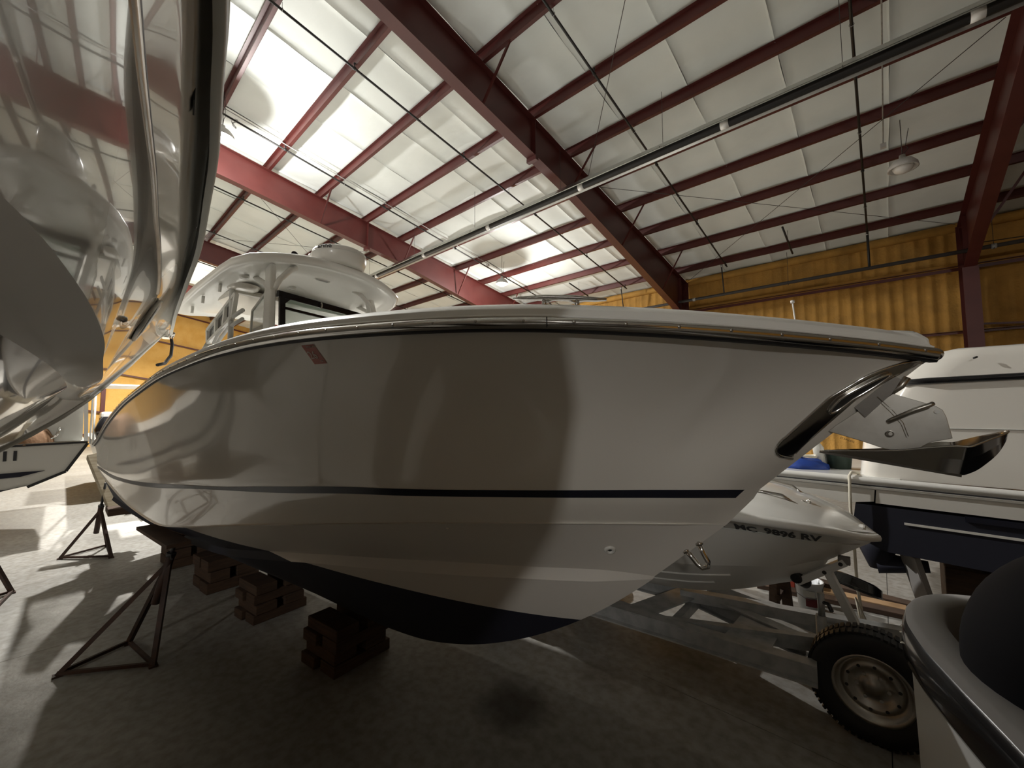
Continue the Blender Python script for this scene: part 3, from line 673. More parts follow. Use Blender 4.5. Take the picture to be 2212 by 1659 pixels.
# windscreen: black frame in front, pillars, side screens
A=(4.07,.48); B_=(4.27,-.62)
def wp3(s,z): return Vector((A[0]+(B_[0]-A[0])*s+ (3.14-z)*-.06, A[1]+(B_[1]-A[1])*s, z))
m=MB()
def rail(p,q,w_,h_=.03): m.bar(p,q,h_,w_)
rail(wp3(-.02,3.120),wp3(1.02,3.120),.055); rail(wp3(0,3.005),wp3(1,3.005),.022); rail(wp3(0,2.69),wp3(1,2.69),.05)
m.bar(wp3(0.015,2.68),wp3(.015,3.14),.045,.03,(1,0,0)); m.bar(wp3(.985,2.68),wp3(.985,3.14),.045,.03,(1,0,0))
m.prism([(0,0),(.06,0),(0,-.06)],.03,wp3(.03,3.095),((0,-1,0),(0,0,1),(1,0,0)))
m.obj('windscreen_frame','black_gloss',boat,label='black windscreen frame')
m=MB(); a,b,c,d=wp3(0.01,2.7),wp3(.99,2.7),wp3(.99,3.11),wp3(.01,3.11); n_=Vector((.004,0,0))
m.add([a,b,c,d,a+n_,b+n_,c+n_,d+n_],[(0,1,2,3),(4,5,6,7),(0,1,5,4),(1,2,6,5),(2,3,7,6),(3,0,4,7)]); m.obj('windscreen','pane_green',boat,label='greenish windscreen glass')
for s_,z in ((.36,3.115),(.80,3.115),(.48,3.0),(.72,3.0)):
    m=MB(); p=wp3(s_,z)+Vector((-.03,0,0)); m.tube([p+Vector((0,0,.02)),p+Vector((-.012,0,0)),p+Vector((0,0,-.035))],.007,8); m.obj('latch','dark_steel' if z<3.1 else 'steel_dull',boat)
for (x,y) in ((4.10,.525),(4.28,-.66)):
    m=MB(); m.bar((x+.05,y,2.50),(x+.06,y,3.16),.05,.13,(1,0,0)); m.bar((x+.06,y,3.14),(x+.12,y*.95,3.40),.05,.11,(1,0,0)); m.obj('pillar','deck_white',boat,bevel=.012)
    m=MB(); m.tube([(x+.04,y,3.10),(x-.0,y*.9,3.26),(x+.03,y*.72,3.37),(x+.06,y*.6,3.42)],[.024,.024,.026,.03],10); m.tube([(x+.05,y,3.16),(x+.18,y,3.25),(x+.36,y*.98,3.33),(x+.42,y,3.39)],[.022,.022,.024,.028],10); m.obj('bracket','deck_white',boat)
for sg in (1,-1):
    y=.535 if sg>0 else -.67
    m=MB(); f=[(4.19,2.66),(4.50,2.66),(4.47,3.02),(4.22,3.14)]
    for i in range(4): a,b=f[i],f[(i+1)%4]; m.bar((a[0],y,a[1]),(b[0],y,b[1]),.02,.014,(0,1,0))
    m.obj('side_frame','cap_light',boat); m=MB(); m.prism(f,.004,(0,y,0),((1,0,0),(0,0,1),(0,-1,0))); m.obj('side_window','clear_panel',boat,label='clear side screen')
# aft support: ladder-like frame with black slots, curved arms, rear legs
for sg in (1,-1):
    y=.60*sg
    m=MB()
    for (a,b) in (((4.66,3.20),(5.32,2.93)),((4.72,2.98),(5.30,2.80)),((4.66,3.20),(4.72,2.98)),((5.32,2.93),(5.30,2.80)),((4.88,3.12),(4.92,2.92)),((5.1,3.03),(5.10,2.86))): m.bar((a[0],y,a[1]),(b[0],y,b[1]),.03,.035,(0,1,0))
    m.obj('rod_rack','deck_white',boat)
    for (x,z) in ((4.79,3.07),(5.0,2.99),(5.21,2.90)): MB().box((x,y-.01*sg,z),(.15,.012,.13)).obj('slot_panel','black_gloss',boat,label='black panel in the rod rack')
    m=MB(); m.tube([(4.5,y,3.02),(4.78,y,2.98),(5.05,y,2.86),(5.2,y,2.74),(5.25,y,2.70)],.018,8); m.tube([(4.5,y,2.94),(4.8,y,2.90),(5.22,y,2.70)],.016,8); m.tube([(4.75,y,2.56),(4.76,y,3.4)],.024,10); m.tube([(5.55,y,2.2),(5.45,y,2.7),(5.3,y,2.78)],.03,8)
    m.tube([(4.55,y,2.78),(4.9,y,2.74),(5.3,y,2.70),(5.38,y,2.76)],.02,8); m.obj('tube_frame','white_paint',boat)
m=MB(); m.box((5.3,0,1.95),(.5,1.0,1.0)); m.obj('helm_seat','white_moulding',boat,bevel=.06)
m=MB(); m.tube([(4.55,.62,2.60),(4.62,.62,2.66),(4.80,.62,2.66),(4.90,.62,2.60)],.012,8); m.obj('grab_rail','clear_panel',boat)
for i,(x,y) in enumerate(((4.75,.70),(5.1,.72),(5.45,.70))): MB().tube([(x,y,crown(x,y)-.05),(x+.01,y,crown(x,y)-.12)],.014,8).obj('rod_clip','white_moulding',ht)
# outboard engines at the stern
for k,y in enumerate((-.42,.30)):
    e=thing('outboard_engine','black outboard engine with a white cowl tip at the boat stern, '+('camera side one' if k else 'far side one'),'engine',(0,0,0)); wp=wq@Vector((8.75,y,0))+Vector((BO[0],BO[1],0)); e.location=(wp.x,wp.y,0); e.rotation_euler=(0,0,BR)
    m=MB(); m.tube([(0,0,1.35),(0,0,1.5),(.02,0,1.8),(.04,0,2.0),(.05,0,2.08)],[.12,.17,.20,.17,.06],14); m.obj('cowl','black_gloss',e)
    m=MB(); m.tube([(0,0,1.4),(0,0,.75),(.02,0,.55)],[.09,.06,.05],10); m.bar((0,0,.78),(.25,0,.78),.22,.02); m.obj('leg','black_gloss',e)
    m=MB(); m.box((-.22,0,1.55),(.14,.24,.4)); m.obj('bracket','dark_steel',e,bevel=.02)
    m=MB()
    for a in (0,120,240): m.bar((.05,0,.55),(.05,.15*math.cos(math.radians(a)),.55+.15*math.sin(math.radians(a))),.09,.012,(.4,0,1))
    m.obj('propeller','steel',e)
# ================================================================== THE BIG HULL OVERHEAD AT LEFT (local x runs aft from its bow tip)
LT=math.radians(19.9); lb=thing('glossy_white_cruiser','big glossy white boat hull looming overhead at left with a dark rubber rail','boat',(-6.54,.83,0),-LT)
def lrow(l): xs=[p[0] for p in l]; return smooth_fn(xs,[p[1] for p in l],2), smooth_fn(xs,[p[2]+H for p in l],2), xs[0]
LU=6.2
Lsheer=lrow([(0,.0,1.0),(.15,.07,.999),(.8,.235,.996),(1.67,.444,.991),(2.87,.75,.983),(3.76,.976,.974),(4.44,1.12,.965),(4.78,1.19,.956),(5.02,1.229,.948),(5.22,1.262,.94),(5.38,1.29,.93),(6,1.36,.90)])
Lband=lrow([(.10,.0,.93),(.63,.06,.93),(1.32,.26,.92),(2.76,.675,.907),(3.56,.864,.896),(3.93,.941,.885),(4.63,1.085,.874),(4.95,1.153,.863),(5.25,1.21,.851),(5.45,1.249,.84),(6,1.32,.82)])
Lknk=lrow([(.30,.0,.86),(1.0,.13,.855),(1.89,.364,.85),(3.14,.717,.832),(4.02,.926,.813),(4.67,1.067,.795),(5.01,1.138,.777),(5.25,1.183,.758),(5.55,1.241,.74),(6.2,1.32,.70)])
Lrub=lrow([(.62,.0,.74),(1.4,.12,.735),(2.3,.385,.73),(3.26,.678,.72),(4.24,.91,.70),(4.61,.989,.68),(5.02,1.08,.66),(5.28,1.134,.64),(5.52,1.184,.62),(5.69,1.222,.60),(6.4,1.375,.53)])
Lco=lrow([(2.06,.0,.1),(2.5,.10,.105),(3.2,.34,.112),(4.3,.775,.124),(4.98,.99,.149),(5.12,1.035,.165),(5.3,1.08,.185),(5.54,1.13,.205),(5.8,1.17,.22),(6.5,1.24,.22)])
Lci=lrow([(2.07,.0,.09),(2.6,.08,.085),(3.4,.32,.085),(4.48,.745,.09),(5.15,.955,.105),(5.52,1.04,.12),(5.8,1.09,.13),(6.5,1.16,.13)])
Lkeel=lrow([(2.07,.0,.09),(2.44,.0,-.033),(2.81,.0,-.137),(3.1,.0,-.207),(3.6,.0,-.30),(4.3,.0,-.40),(5.2,.0,-.47),(6.5,.0,-.50)])
TL=np.linspace(0,1,140)**1.25
LS,LB_,LK,LR,LCO,LCI,LKE=[curve_pts(c,TL,LU) for c in (Lsheer,Lband,Lknk,Lrub,Lco,Lci,Lkeel)]
LS[:,1]=np.maximum(LS[:,1]-.03,0)
m=MB()
def flare2(A,B,k,amt):
    out=[]
    for i in range(k+1):
        s=i/k; P=A*(1-s)+B*s; P[:,1]-=amt*np.clip(1-(A[:,0]-2.4)/1.3,0.0,1)*np.clip(B[:,1]*3,0,1)*math.sin(math.pi*s); P[:,1]=np.maximum(P[:,1],0); out.append(P)
    return out
for s in (1,-1):
    sc2=np.array([1,s,1])
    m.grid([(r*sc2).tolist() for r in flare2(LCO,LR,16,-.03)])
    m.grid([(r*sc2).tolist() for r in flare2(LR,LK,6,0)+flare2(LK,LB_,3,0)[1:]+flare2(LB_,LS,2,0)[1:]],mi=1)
    m.grid([(r*sc2).tolist() for r in between(LCO,LCI,3,.0,-.006)],mi=3)
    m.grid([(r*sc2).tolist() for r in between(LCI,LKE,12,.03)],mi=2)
    tr=[r[-1]*sc2 for r in (LS,LB_,LK,LR,LCO,LCI,LKE)]; m.grid([[p.tolist() for p in tr],[[p[0],0,p[2]] for p in tr]],smooth=False)
lh=m.obj('hull',['gelcoat_gloss','gelcoat_upper','gelcoat_shaded','deck_white'],lb); lbv=BVHTree.FromPolygons([Vector(v) for v in m.v],m.f)
def swp(c, profile, u0, u1, n_=110, s=1):
    rows=[]
    for u in u0+(u1-u0)*np.linspace(0,1,n_)**1.2:
        e=.02; p=Vector((u,float(c[0](u)),float(c[1](u)))); q_=Vector((u+e,float(c[0](u+e)),float(c[1](u+e)))); t_=(q_-p).normalized(); n2=Vector((0,0,1)).cross(t_); n2=-n2 if n2.y<0 else n2
        rows.append([(p.x+n2.x*a_,(p.y+n2.y*a_)*s,p.z+b_) for a_,b_ in profile])
    return rows
for s in (1,-1):
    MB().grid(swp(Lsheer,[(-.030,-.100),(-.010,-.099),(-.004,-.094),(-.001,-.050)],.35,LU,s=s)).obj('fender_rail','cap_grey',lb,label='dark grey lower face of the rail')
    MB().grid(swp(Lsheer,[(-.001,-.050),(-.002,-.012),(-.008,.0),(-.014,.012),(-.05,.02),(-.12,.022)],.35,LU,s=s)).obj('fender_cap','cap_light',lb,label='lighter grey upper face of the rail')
    MB().grid(swp(Lrub,[(-.012,-.016),(.001,-.014),(.006,-.005),(.002,.003),(-.012,.004)],3.3,LU,s=s)).obj('side_rail','steel_dull',lb,label='thin stainless side rail')
    MB().grid(swp(Lrub,[(-.012,.004),(.004,.004),(.007,.008),(.004,.013),(-.012,.014)],3.3,LU,s=s)).obj('rail_rubber','black_rubber',lb,label='black rubber insert above the side rail')
    MB().grid(swp(Lsheer,[(-.016,.012),(-.010,.020),(-.014,.028),(-.03,.03)],.35,LU,s=s)).obj('cap_strip','steel',lb,label='thin stainless strip on the deck edge')
m=MB(); m.grid([[(float(u),float(Lsheer[0](u))*f,float(Lsheer[1](u))+.02+.04*(1-f*f)) for f in (-1,-.5,0,.5,1)] for u in np.linspace(0.01,LU,40)]); m.obj('deck','gelcoat_dull',lb)
m=MB(); m.prism([(2.7,-.35),(2.7,.35),(3.6,.58),(5.0,.72),(5.0,-.72),(3.6,-.58)],.85,(0,0,H+.93)); m.obj('cabin','gelcoat_dull',lb,bevel=.06)
# stem bands, bow fitting with a rubber loop, portlight
m=MB(); m.tube([(.0,0,H+1.0),(.03,.0,H+.96),(.24,.0,H+.90),(.9,.0,H+.60),(1.18,0,H+.468),(1.675,0,H+.255),(2.06,0,H+.096),(2.44,0,H-.033),(2.81,0,H-.137),(3.1,0,H-.207),(3.6,0,H-.30)],.014,10); m.obj('stem_band','cap_light',lb)
m=MB(); m.box((.06,0,H+.955),(.16,.10,.10)); m.tube([(.0,.05,H+.93),(.2,.10,H+.95)],.022,8); m.obj('bow_fitting','steel',lb,bevel=.012)
m=MB(); m.tube([(-.02,.03,H+.95),(-.06,.04,H+.85),(.02,.05,H+.70),(.22,.04,H+.58),(.42,.02,H+.54)],.018,8); m.obj('rubber_loop','black_rubber',lb,label='black rubber loop hanging under the bow')
def onl(u,z,off=0):
    h=lbv.ray_cast(Vector((u,3,z)),Vector((0,-1,0))); n_=h[1] if h[1].y>0 else -h[1]; return h[0]+n_*off,n_
def ring(cu,cz_,au,az,tilt,k=28): 
    return [onl(cu+au*math.cos(a),cz_+tilt*math.cos(a)+az*math.sin(a),.004)[0] for a in np.linspace(0,2*math.pi,k,endpoint=False)]
PR=[(2.988,2.841),(3.05,2.805),(3.135,2.754),(3.232,2.689),(3.199,2.645),(2.97,2.635),(2.738,2.63),(2.559,2.633),(2.294,2.668),(2.021,2.73),(1.899,2.795),(2.033,2.837),(2.329,2.85),(2.59,2.858),(2.798,2.858),(2.927,2.853)]
pc=(sum(q[0] for q in PR)/16,sum(q[1] for q in PR)/16)
m=MB(); m.tube([onl(q[0],q[1],.014)[0] for q in PR],.012,8,closed=True); po=m.obj('portlight','cap_light',lb,label='oval dark portlight near the bow')
m=MB(); m.grid([[tuple(onl(pc[0]+(q[0]-pc[0])*f,pc[1]+(q[1]-pc[1])*f,.014)[0]) for q in PR+PR[:1]] for f in (.02,.2,.4,.6,.8,1)]); m.obj('glass','black_cover',po)
p,n_=onl(5.12,H+.83,.003); m=MB().box((0,0,0),(.07,.004,.035)); o=m.obj('drain_vent','dark_steel',lb); o.location=p; o.rotation_euler=(0,0,math.atan2(n_.y,n_.x)-math.pi/2)
p,n_=onl(4.7,H+.30,.0); MB().lathe([(0,.012),(.008,.010),(.012,0)],12,tuple(p),axis='y').obj('through_hull','steel',lb)
# ================================================================== SUPPORTS UNDER THE BOATS
def keel_blocks(u0, n_layers, w_, label, zt_=.372, wb_=None):
    x,y=(wq@Vector((u0,0,0))).xy; t=thing('keel_blocks',label,'block',(x+BO[0],y+BO[1],0),BR,'timber blocks under the white boat keel')
    h=zt_/n_layers
    for i in range(n_layers):
        rnd=random.Random(int(u0*10)+i)
        if i%2==0:
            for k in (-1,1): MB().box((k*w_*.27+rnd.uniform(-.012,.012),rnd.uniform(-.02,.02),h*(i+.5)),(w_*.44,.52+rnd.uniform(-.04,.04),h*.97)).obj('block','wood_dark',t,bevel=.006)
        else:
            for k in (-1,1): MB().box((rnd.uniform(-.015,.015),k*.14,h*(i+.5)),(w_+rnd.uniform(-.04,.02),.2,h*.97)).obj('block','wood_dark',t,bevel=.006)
    return t
keel_blocks(3.70,4,.46,'timber blocks under the front of the keel, nearest stack'); keel_blocks(5.08,4,.40,'timber blocks under the keel, second stack from the bow'); keel_blocks(6.3,3,.5,'low timber blocks under the keel, third stack from the bow'); keel_blocks(7.6,3,.5,'low timber blocks under the stern end of the keel')
def jack_stand(feet, apex, top, label, m_='rust_steel', tilt=None, pad=True):
    cx=sum(f[0] for f in feet)/3; cy=sum(f[1] for f in feet)/3
    t=thing('jack_stand',label,'stand',(cx,cy,0),0,'tripod boat stands')
    o=Vector((cx,cy,0)); ap=Vector(apex)-o; tp=Vector(top)-o
    F=[Vector((f[0],f[1],.012))-o for f in feet]
    for f in F:
        m=MB(); m.bar(f,ap+Vector((0,0,-.02)),.035,.035); m.obj('leg',m_,t)
        MB().box(f+Vector((0,0,-.004)),(.06,.06,.014)).obj('foot',m_,t)
    for i in range(3): m=MB(); m.bar(F[i]+Vector((0,0,.012)),F[(i+1)%3]+Vector((0,0,.012)),.025,.025); m.obj('base_bar',m_,t)
    d=(tp-ap).normalized()
    MB().cyl(ap-d*.38,ap+d*.03,.032,12).obj('post',m_,t); MB().cyl(ap,tp,.016,10).obj('screw_rod','dark_steel',t)
    m=MB(); m.cyl(ap+d*.03,ap+d*.06,.036,10); m.tube([ap+d*.045+Vector((-.16,.02,0)),ap+d*.045+Vector((.16,-.02,.0))],.009,6); m.obj('screw_handle','dark_steel',t)
    if pad:
        q=(tilt or Vector((0,-.35,1))).normalized(); R=q.to_track_quat('Z','Y').to_matrix()
        MB().box(tp+q*.012,(.26,.26,.03),R).obj('pad','wood_dark',t,bevel=.004)
    return t
hp=lambda u,w,z: tuple((wq@Vector((u,w,0))+Vector((BO[0],BO[1],0))).xy)+(z,)
jack_stand([(-4.96,.07),(-4.56,.60),(-5.16,.50)],hp(5.02,.90,.80),hp(4.98,.86,1.02),'dark rusty tripod stand under the white boat side, in front',tilt=Vector((.12,-.55,1)))
MB().bar(hp(5.5,.95,1.02),hp(4.55,.97,1.03),.16,.028).obj('stand_board','wood_dark',label='dark board lying across the front tripod stand',category='board')
jack_stand([(-8.82,.07),(-8.35,.57),(-9.1,.57)],(-8.72,.45,.66),(-8.62,.48,1.05),'rusty tripod stand holding timbers by the boat stern',pad=False)
m=MB(); m.bar((-8.55,.60,.60),(-8.95,.33,1.44),.16,.12,(0,-1,0)); m.obj('crib_timber','wood_pale',label='pale timber leaning on the tripod stand at the stern',category='timber',group='timbers at the stern stand',bevel=.008)
m=MB(); m.bar((-8.72,.74,.62),(-8.85,.50,1.30),.14,.12,(0,-1,0)); m.obj('crib_timber','wood',label='darker timber behind the pale leaning timber',category='timber',group='timbers at the stern stand',bevel=.008)
m=MB(); m.box((-8.5,.7,.66),(.5,.4,.10)); m.obj('crib_timber','wood_dark',label='flat timber across the top of the stern tripod stand',category='timber',group='timbers at the stern stand',bevel=.008)
jack_stand([(-7.0,-.40),(-7.6,-.30),(-7.3,-.95)],(-7.3,-.55,.80),(-7.35,-.6,1.05),'dark stand in the shade left of the bright floor strip')
jack_stand([(-3.1,-1.15),(-3.7,-.75),(-3.7,-1.45)],(-3.45,-1.05,1.05),(-3.35,-.95,1.68),'tall stand under the big glossy hull at left, hidden in shade',tilt=Vector((0,.5,1)))
ct=math.cos(LT); snt=math.sin(LT)
for k,tt in enumerate((4.7,5.7)):
    x,y=-6.54+ct*tt,.83-snt*tt; t=thing('tall_blocking','tall timber blocking under the glossy hull keel, '+('farther','nearer')[k]+' stack','block',(x,y,0),-LT)
    for i in range(8):
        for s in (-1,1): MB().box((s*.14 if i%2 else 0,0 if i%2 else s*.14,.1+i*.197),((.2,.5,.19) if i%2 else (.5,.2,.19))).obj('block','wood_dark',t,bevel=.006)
# ================================================================== SMALL BOAT ON ITS TRAILER (right, behind the bow)
EX,EY=-.063,3.95
eb=thing('small_runabout','small white runabout with handwritten registration numbers, bow to the right on a trailer','boat',(EX,EY,0),math.pi)   # local x aft, y towards the camera
def erow(l,n_=3): xs=[p[0] for p in l]; return smooth_fn(xs,[p[1] for p in l],n_), smooth_fn(xs,[p[2] for p in l],n_), xs[0]
EL=4.3
eS=erow([(0,0,1.186),(.03,.07,1.19),(.11,.23,1.237-.012),(.22,.40,1.268),(.45,.60,1.315),(.71,.75,1.346),(1.3,.93,1.38),(2.2,1.0,1.38),(4.4,.98,1.33)])
eM=erow([(.06,0,1.13),(.2,.16,1.14),(.45,.36,1.17),(.71,.50,1.21),(1.3,.70,1.22),(2.2,.82,1.22),(4.4,.80,1.18)])
eC=erow([(.29,0,.965),(.40,.09,.95),(.50,.17,.915),(.80,.35,.892),(1.22,.50,.85),(2.2,.66,.78),(4.4,.70,.72)])
eK=erow([(.29,0,.965),(.32,0,.89),(.65,0,.69),(1.03,0,.535),(1.27,0,.469),(1.72,0,.41),(4.4,0,.36)])
te=np.linspace(0,1,60)**1.5; cs=[curve_pts(c,te,EL) for c in (eS,eM,eC,eK)]
m=MB()
for s in (1,-1):
    q=np.array([1,s,1]); m.grid([(r*q).tolist() for r in between(cs[0],cs[1],4,-.004)]); m.grid([(r*q).tolist() for r in between(cs[1],cs[2],4,.008)]); m.grid([(r*q).tolist() for r in between(cs[2],cs[3],5,.02)])
m.grid([[(EL,a*.95,1.33),(EL,a*.78,1.18),(EL,a*.68,.72),(EL,0,.36)] for a in (-1,0,1)],smooth=False)
m.obj('hull','gelcoat_dull',eb); ebv=BVHTree.FromPolygons([Vector(v) for v in m.v],m.f)
def esw(prof,s):
    rows=[]
    for u in [0.0]+list(.01+(EL-.01)*np.linspace(0,1,60)**1.5):
        e=.02; p=Vector((u,float(eS[0](u)),float(eS[1](u)))); q_=Vector((u+e,float(eS[0](u+e)),float(eS[1](u+e)))); n_=Vector((0,0,1)).cross((q_-p).normalized()); n_=-n_ if n_.y<0 else n_
        if u==0: n_=Vector((-1,0,0))
        rows.append([(p.x+n_.x*a,max(0,p.y+n_.y*a)*s,p.z+b) for a,b in prof])
    return rows
for s in (1,-1):
    MB().grid(esw([(0,-.025),(.018,-.02),(.022,.0),(.016,.018),(0,.028),(-.03,.036)],s)).obj('rub_rail','white_moulding',eb)
MB().grid([[(u,f*max(0,float(eS[0](u))-.02),float(eS[1](u))+.03+.11*(1-f*f)*min(1,u*1.6)) for f in (-1,-.8,-.5,-.2,0,.2,.5,.8,1)] for u in np.linspace(0.01,2.4,20)]).obj('foredeck','white_moulding',eb)
for d in (0.0,.05):
    MB().tube([(u,float(eM[0](u))*(1-d)+float(eC[0](u))*d+.006,float(eM[1](u))*(1-d)+float(eC[1](u))*d) for u in np.linspace(.10,3.9,30)],.004,5).obj('knuckle_line','cap_light',eb) if d==0 else None
for dz,uu in ((.33,(.9,3.8)),(.62,(1.05,3.8))):
    MB().tube([(u,(float(eC[0](u))*(1-dz)+.012),float(eC[1](u))*(1-dz)+float(eK[1](u))*dz-.004) for u in np.linspace(*uu,16)],.012,6).obj('strake','gelcoat_dull',eb)
for s in (1,-1):
    y0=.25*s
    MB().tube([(.45,y0*.9,1.40),(.53,y0,1.455),(.68,y0*1.15,1.475),(1.6,y0*2.2,1.52)],.011,8).obj('bow_rail','steel',eb)
MB().tube([(.55,.50,1.34),(.555,.50,1.365),(.64,.54,1.375),(.645,.54,1.35)],.008,8).obj('cleat','steel',eb)
m=MB(); m.tube([(.40+.03*math.cos(a),.1+.03*math.sin(a),1.40+.01*math.sin(a*2)) for a in np.linspace(0,6.3,14)],.006,6); m.obj('bow_light','steel',eb)
m=MB(); m.box((.12,.03,1.245),(.12,.09,.045)); m.obj('bow_chock','white_moulding',eb,bevel=.015)
m=MB(); m.grid([[(1.7+.25*f2,f*.75*(1-.2*f2),1.42+.32*f2) for f in (-1,-.6,0,.6,1)] for f2 in (0,.5,1)]); m.obj('windscreen','clear_panel',eb)
for txt,x0,z0 in (('MC',.785,1.218),('9896',.610,1.203),('RV',.410,1.176)):
    text_on(txt,.088,(x0,1.2,z0),(-1,0,-.12),(.05,0,1),'ink','registration_number',eb,ebv,.003,shear=.25,bold=.0035,wob=.003)
text_on('1',.07,(.87,1.2,1.232),(-1,0,-.1),(0,0,1),'ink','registration_number',eb,ebv,.003,bold=.003)
# trailer under the runabout
tr=thing('boat_trailer','galvanised boat trailer with winch stand under the small runabout','trailer',(EX,EY,0),math.pi)
def P(x,y,z): return Vector((EX-x,EY-y,z))
for s in (1,-1):
    m=MB(); m.bar((4.2,.52*s,.34),(1.35,.52*s,.34),.06,.10); m.bar((1.35,.52*s,.34),(.15,.06*s,.40),.06,.10); m.obj('side_rail','galv',tr)
    MB().bar((3.6,.45*s,.62),(2.2,.45*s,.66),.09,.05).obj('bunk','canvas_grey',tr)
    for x in (3.5,2.3): MB().bar((x,.47*s,.34),(x,.45*s,.62),.05,.05).obj('bunk_post','galv',tr)
for x in (1.3,2.3,3.5): MB().bar((x,-.55,.32),(x,.55,.32),.06,.08).obj('cross_member','galv',tr)
MB().bar((1.4,0,.40),(-.60,-.35,.47),.09,.09).obj('tongue','galv',tr)
m=MB(); m.bar(P(-.185,3.9,.50),P(-.36,3.9,.91),.05,.08,(0,1,0)); m.obj('winch_post','white_paint',tr,label='white winch post')
m=MB(); m.bar(P(-.55,3.9,.77),P(-.25,3.9,.99),.05,.07,(0,1,0)); m.obj('bow_arm','white_paint',tr,label='white bow arm with bolts')
for (x,z) in ((-.275,.975),(-.372,.893)): MB().tube([P(x,3.868,z),P(x,3.858,z)],.014,10).obj('bolt','dark_steel',tr)
MB().tube([P(-.555,3.86,.81),P(-.555,3.88,.81),P(-.50,3.95,.76),P(-.50,3.97,.76)],[.03,.045,.045,.03],14).obj('bow_roller','black_rubber',tr)
m=MB(); m.box(P(-.255,3.9,1.0),(.07,.06,.05)); m.obj('bow_stop','canvas_grey',tr)
MB().cyl(P(-.40,3.80,.0),P(-.40,3.80,.60),.032,12).obj('jack_post','galv',tr); MB().cyl(P(-.395,3.80,.60),P(-.395,3.80,.76),.022,12).obj('jack_tube','galv',tr)
m=MB(); m.tube([P(-.40,3.80,.70),P(-.35,3.78,.70),P(-.33,3.74,.67)],.014,8); m.obj('jack_handle','black_gloss',tr)
for s in (1,-1):
    m=MB(); m.lathe([(.12,-.09),(.20,-.10),(.27,-.09),(.29,-.03),(.29,.03),(.27,.09),(.20,.10),(.12,.09)],28,(2.9,.86*s,.29),axis='y'); m.obj('tire','black_rubber',tr); MB().lathe([(0,.05),(.06,.05),(.14,.03),(.15,.09),(.13,-.09),(0,-.05)],20,(2.9,.86*s,.29),axis='y').obj('wheel_rim','steel_dull',tr)
MB().bar((2.9,-.86,.29),(2.9,.86,.29),.05,.05).obj('axle','galv',tr)
# black tub on the tongue, rope, bucket, wood stand, planks
t=thing('plastic_tub','black plastic cover lying over the trailer tongue behind the white post','cover',(-.24,4.60,.62)); t.rotation_euler=(math.radians(-20),math.radians(18),.2)
m=MB(); m.lathe([(.0,.05),(.12,.048),(.155,.03),(.165,-.03),(.172,-.035)],24); me=m.obj('lid','black_gloss',t); me.scale=(1.15,.8,1)
m=MB(); m.tube([(-.16,5.0,.10),(-.24,4.62,.5),(-.2,4.3,.45)],.007,6); m.obj('strap','rope',label='thin pale strap running over the black cover',category='strap')
bk=thing('white_bucket','white plastic bucket with a red label standing behind the trailer jack','bucket',(-.66,5.45,0))
m=MB(); m.lathe([(0,.0),(.105,.0),(.125,.27),(.130,.27),(.130,.285),(.118,.285),(.10,.02),(0,.02)],28); m.obj('pail','bucket_white',bk)
m=MB(); m.grid([[(.122*math.cos(a)*1.01,.122*math.sin(a)*1.01,z) for a in np.linspace(-1.75,-.9,8)] for z in (.05,.13)]); m.obj('label','label_red',bk)
m=MB(); m.grid([[(.126*math.cos(a)*1.01,.126*math.sin(a)*1.01,z) for a in np.linspace(-1.9,-1.1,8)] for z in (.15,.21)]); m.obj('print','cap_light',bk)
MB().tube([(-.125,0,.26),(-.11,-.09,.16),(.0,-.14,.12),(.11,-.09,.16),(.125,0,.26)],.003,5).obj('handle','wire',bk)
bx=thing('red_box','red and orange box on the floor behind the wood trestle','box',(-1.0,6.0,0)); MB().box((0,0,.15),(.32,.4,.3)).obj('carton','red_box',bx,bevel=.006)
tre=thing('wood_trestle','brown wooden trestle leg standing left of the bucket','trestle',(-.88,5.1,0))
for (x,y_) in ((-.04,-.05),(.05,.16)): m=MB(); m.bar((x,y_,0),(x*.6,y_*.4,.50),.085,.05); m.obj('leg','wood_dark',tre)
MB().box((0,.03,.52),(.16,.6,.06)).obj('top_rail','wood_dark',tre)
MB().box((.0,.05,.18),(.05,.26,.05)).obj('brace','wood_dark',tre)
for i,(x,y_,l,a) in enumerate(((-.55,5.75,1.3,.12),(-.50,5.95,1.2,.05),(-.3,6.2,1.5,-.1))):
    m=MB(); m.box((x,y_,.025+.0*i),(l,.14,.05),Matrix.Rotation(a,3,'Z')); m.obj('plank','wood' if i%2 else 'wood_dark',label=('brown plank on the floor by the bucket, nearest','pale plank on the floor by the bucket, second','brown plank on the floor farthest behind the bucket')[i],category='plank',group='planks on the floor',bevel=.004)
# ================================================================== EMPTY TRAILER FRAME AND ITS WHEEL
t2=thing('trailer_frame','white aluminium trailer frame lying low behind the bow, with a black tire','trailer',(-.45,3.4,0))
t2o=Vector((-.45,3.4,0))
def T(p): return Vector(p)-t2o
for (a,b) in (((-4.2,3.08,.40),(-.40,3.47,.40)),((-3.9,3.95,.40),(-1.396,4.108,.40)),((-1.396,4.108,.40),(-.50,3.80,.40))):
    d=(Vector(b)-Vector(a)).normalized(); n_=Vector((0,0,1)).cross(d)
    m=MB()
    for dz,w_,h_ in ((.0,.10,.012),(-.06,.010,.12),(-.125,.10,.012)): m.bar(T(a)+Vector((0,0,dz)),T(b)+Vector((0,0,dz)),w_,h_)
    m.obj('beam','galv',t2)
m=MB(); m.bar(T((-1.62,3.36,.395)),T((-1.40,4.10,.395)),.22,.012); m.obj('cross_plate','galv',t2)
m=MB(); m.bar(T((-.82,3.45,.385)),T((-.80,3.95,.385)),.30,.012); m.obj('cross_plate','galv',t2)
MB().bar(T((-2.9,3.2,.30)),T((-2.9,4.0,.30)),.06,.08).obj('cross_bar','galv',t2)
W=T((-.125,3.60,.33))
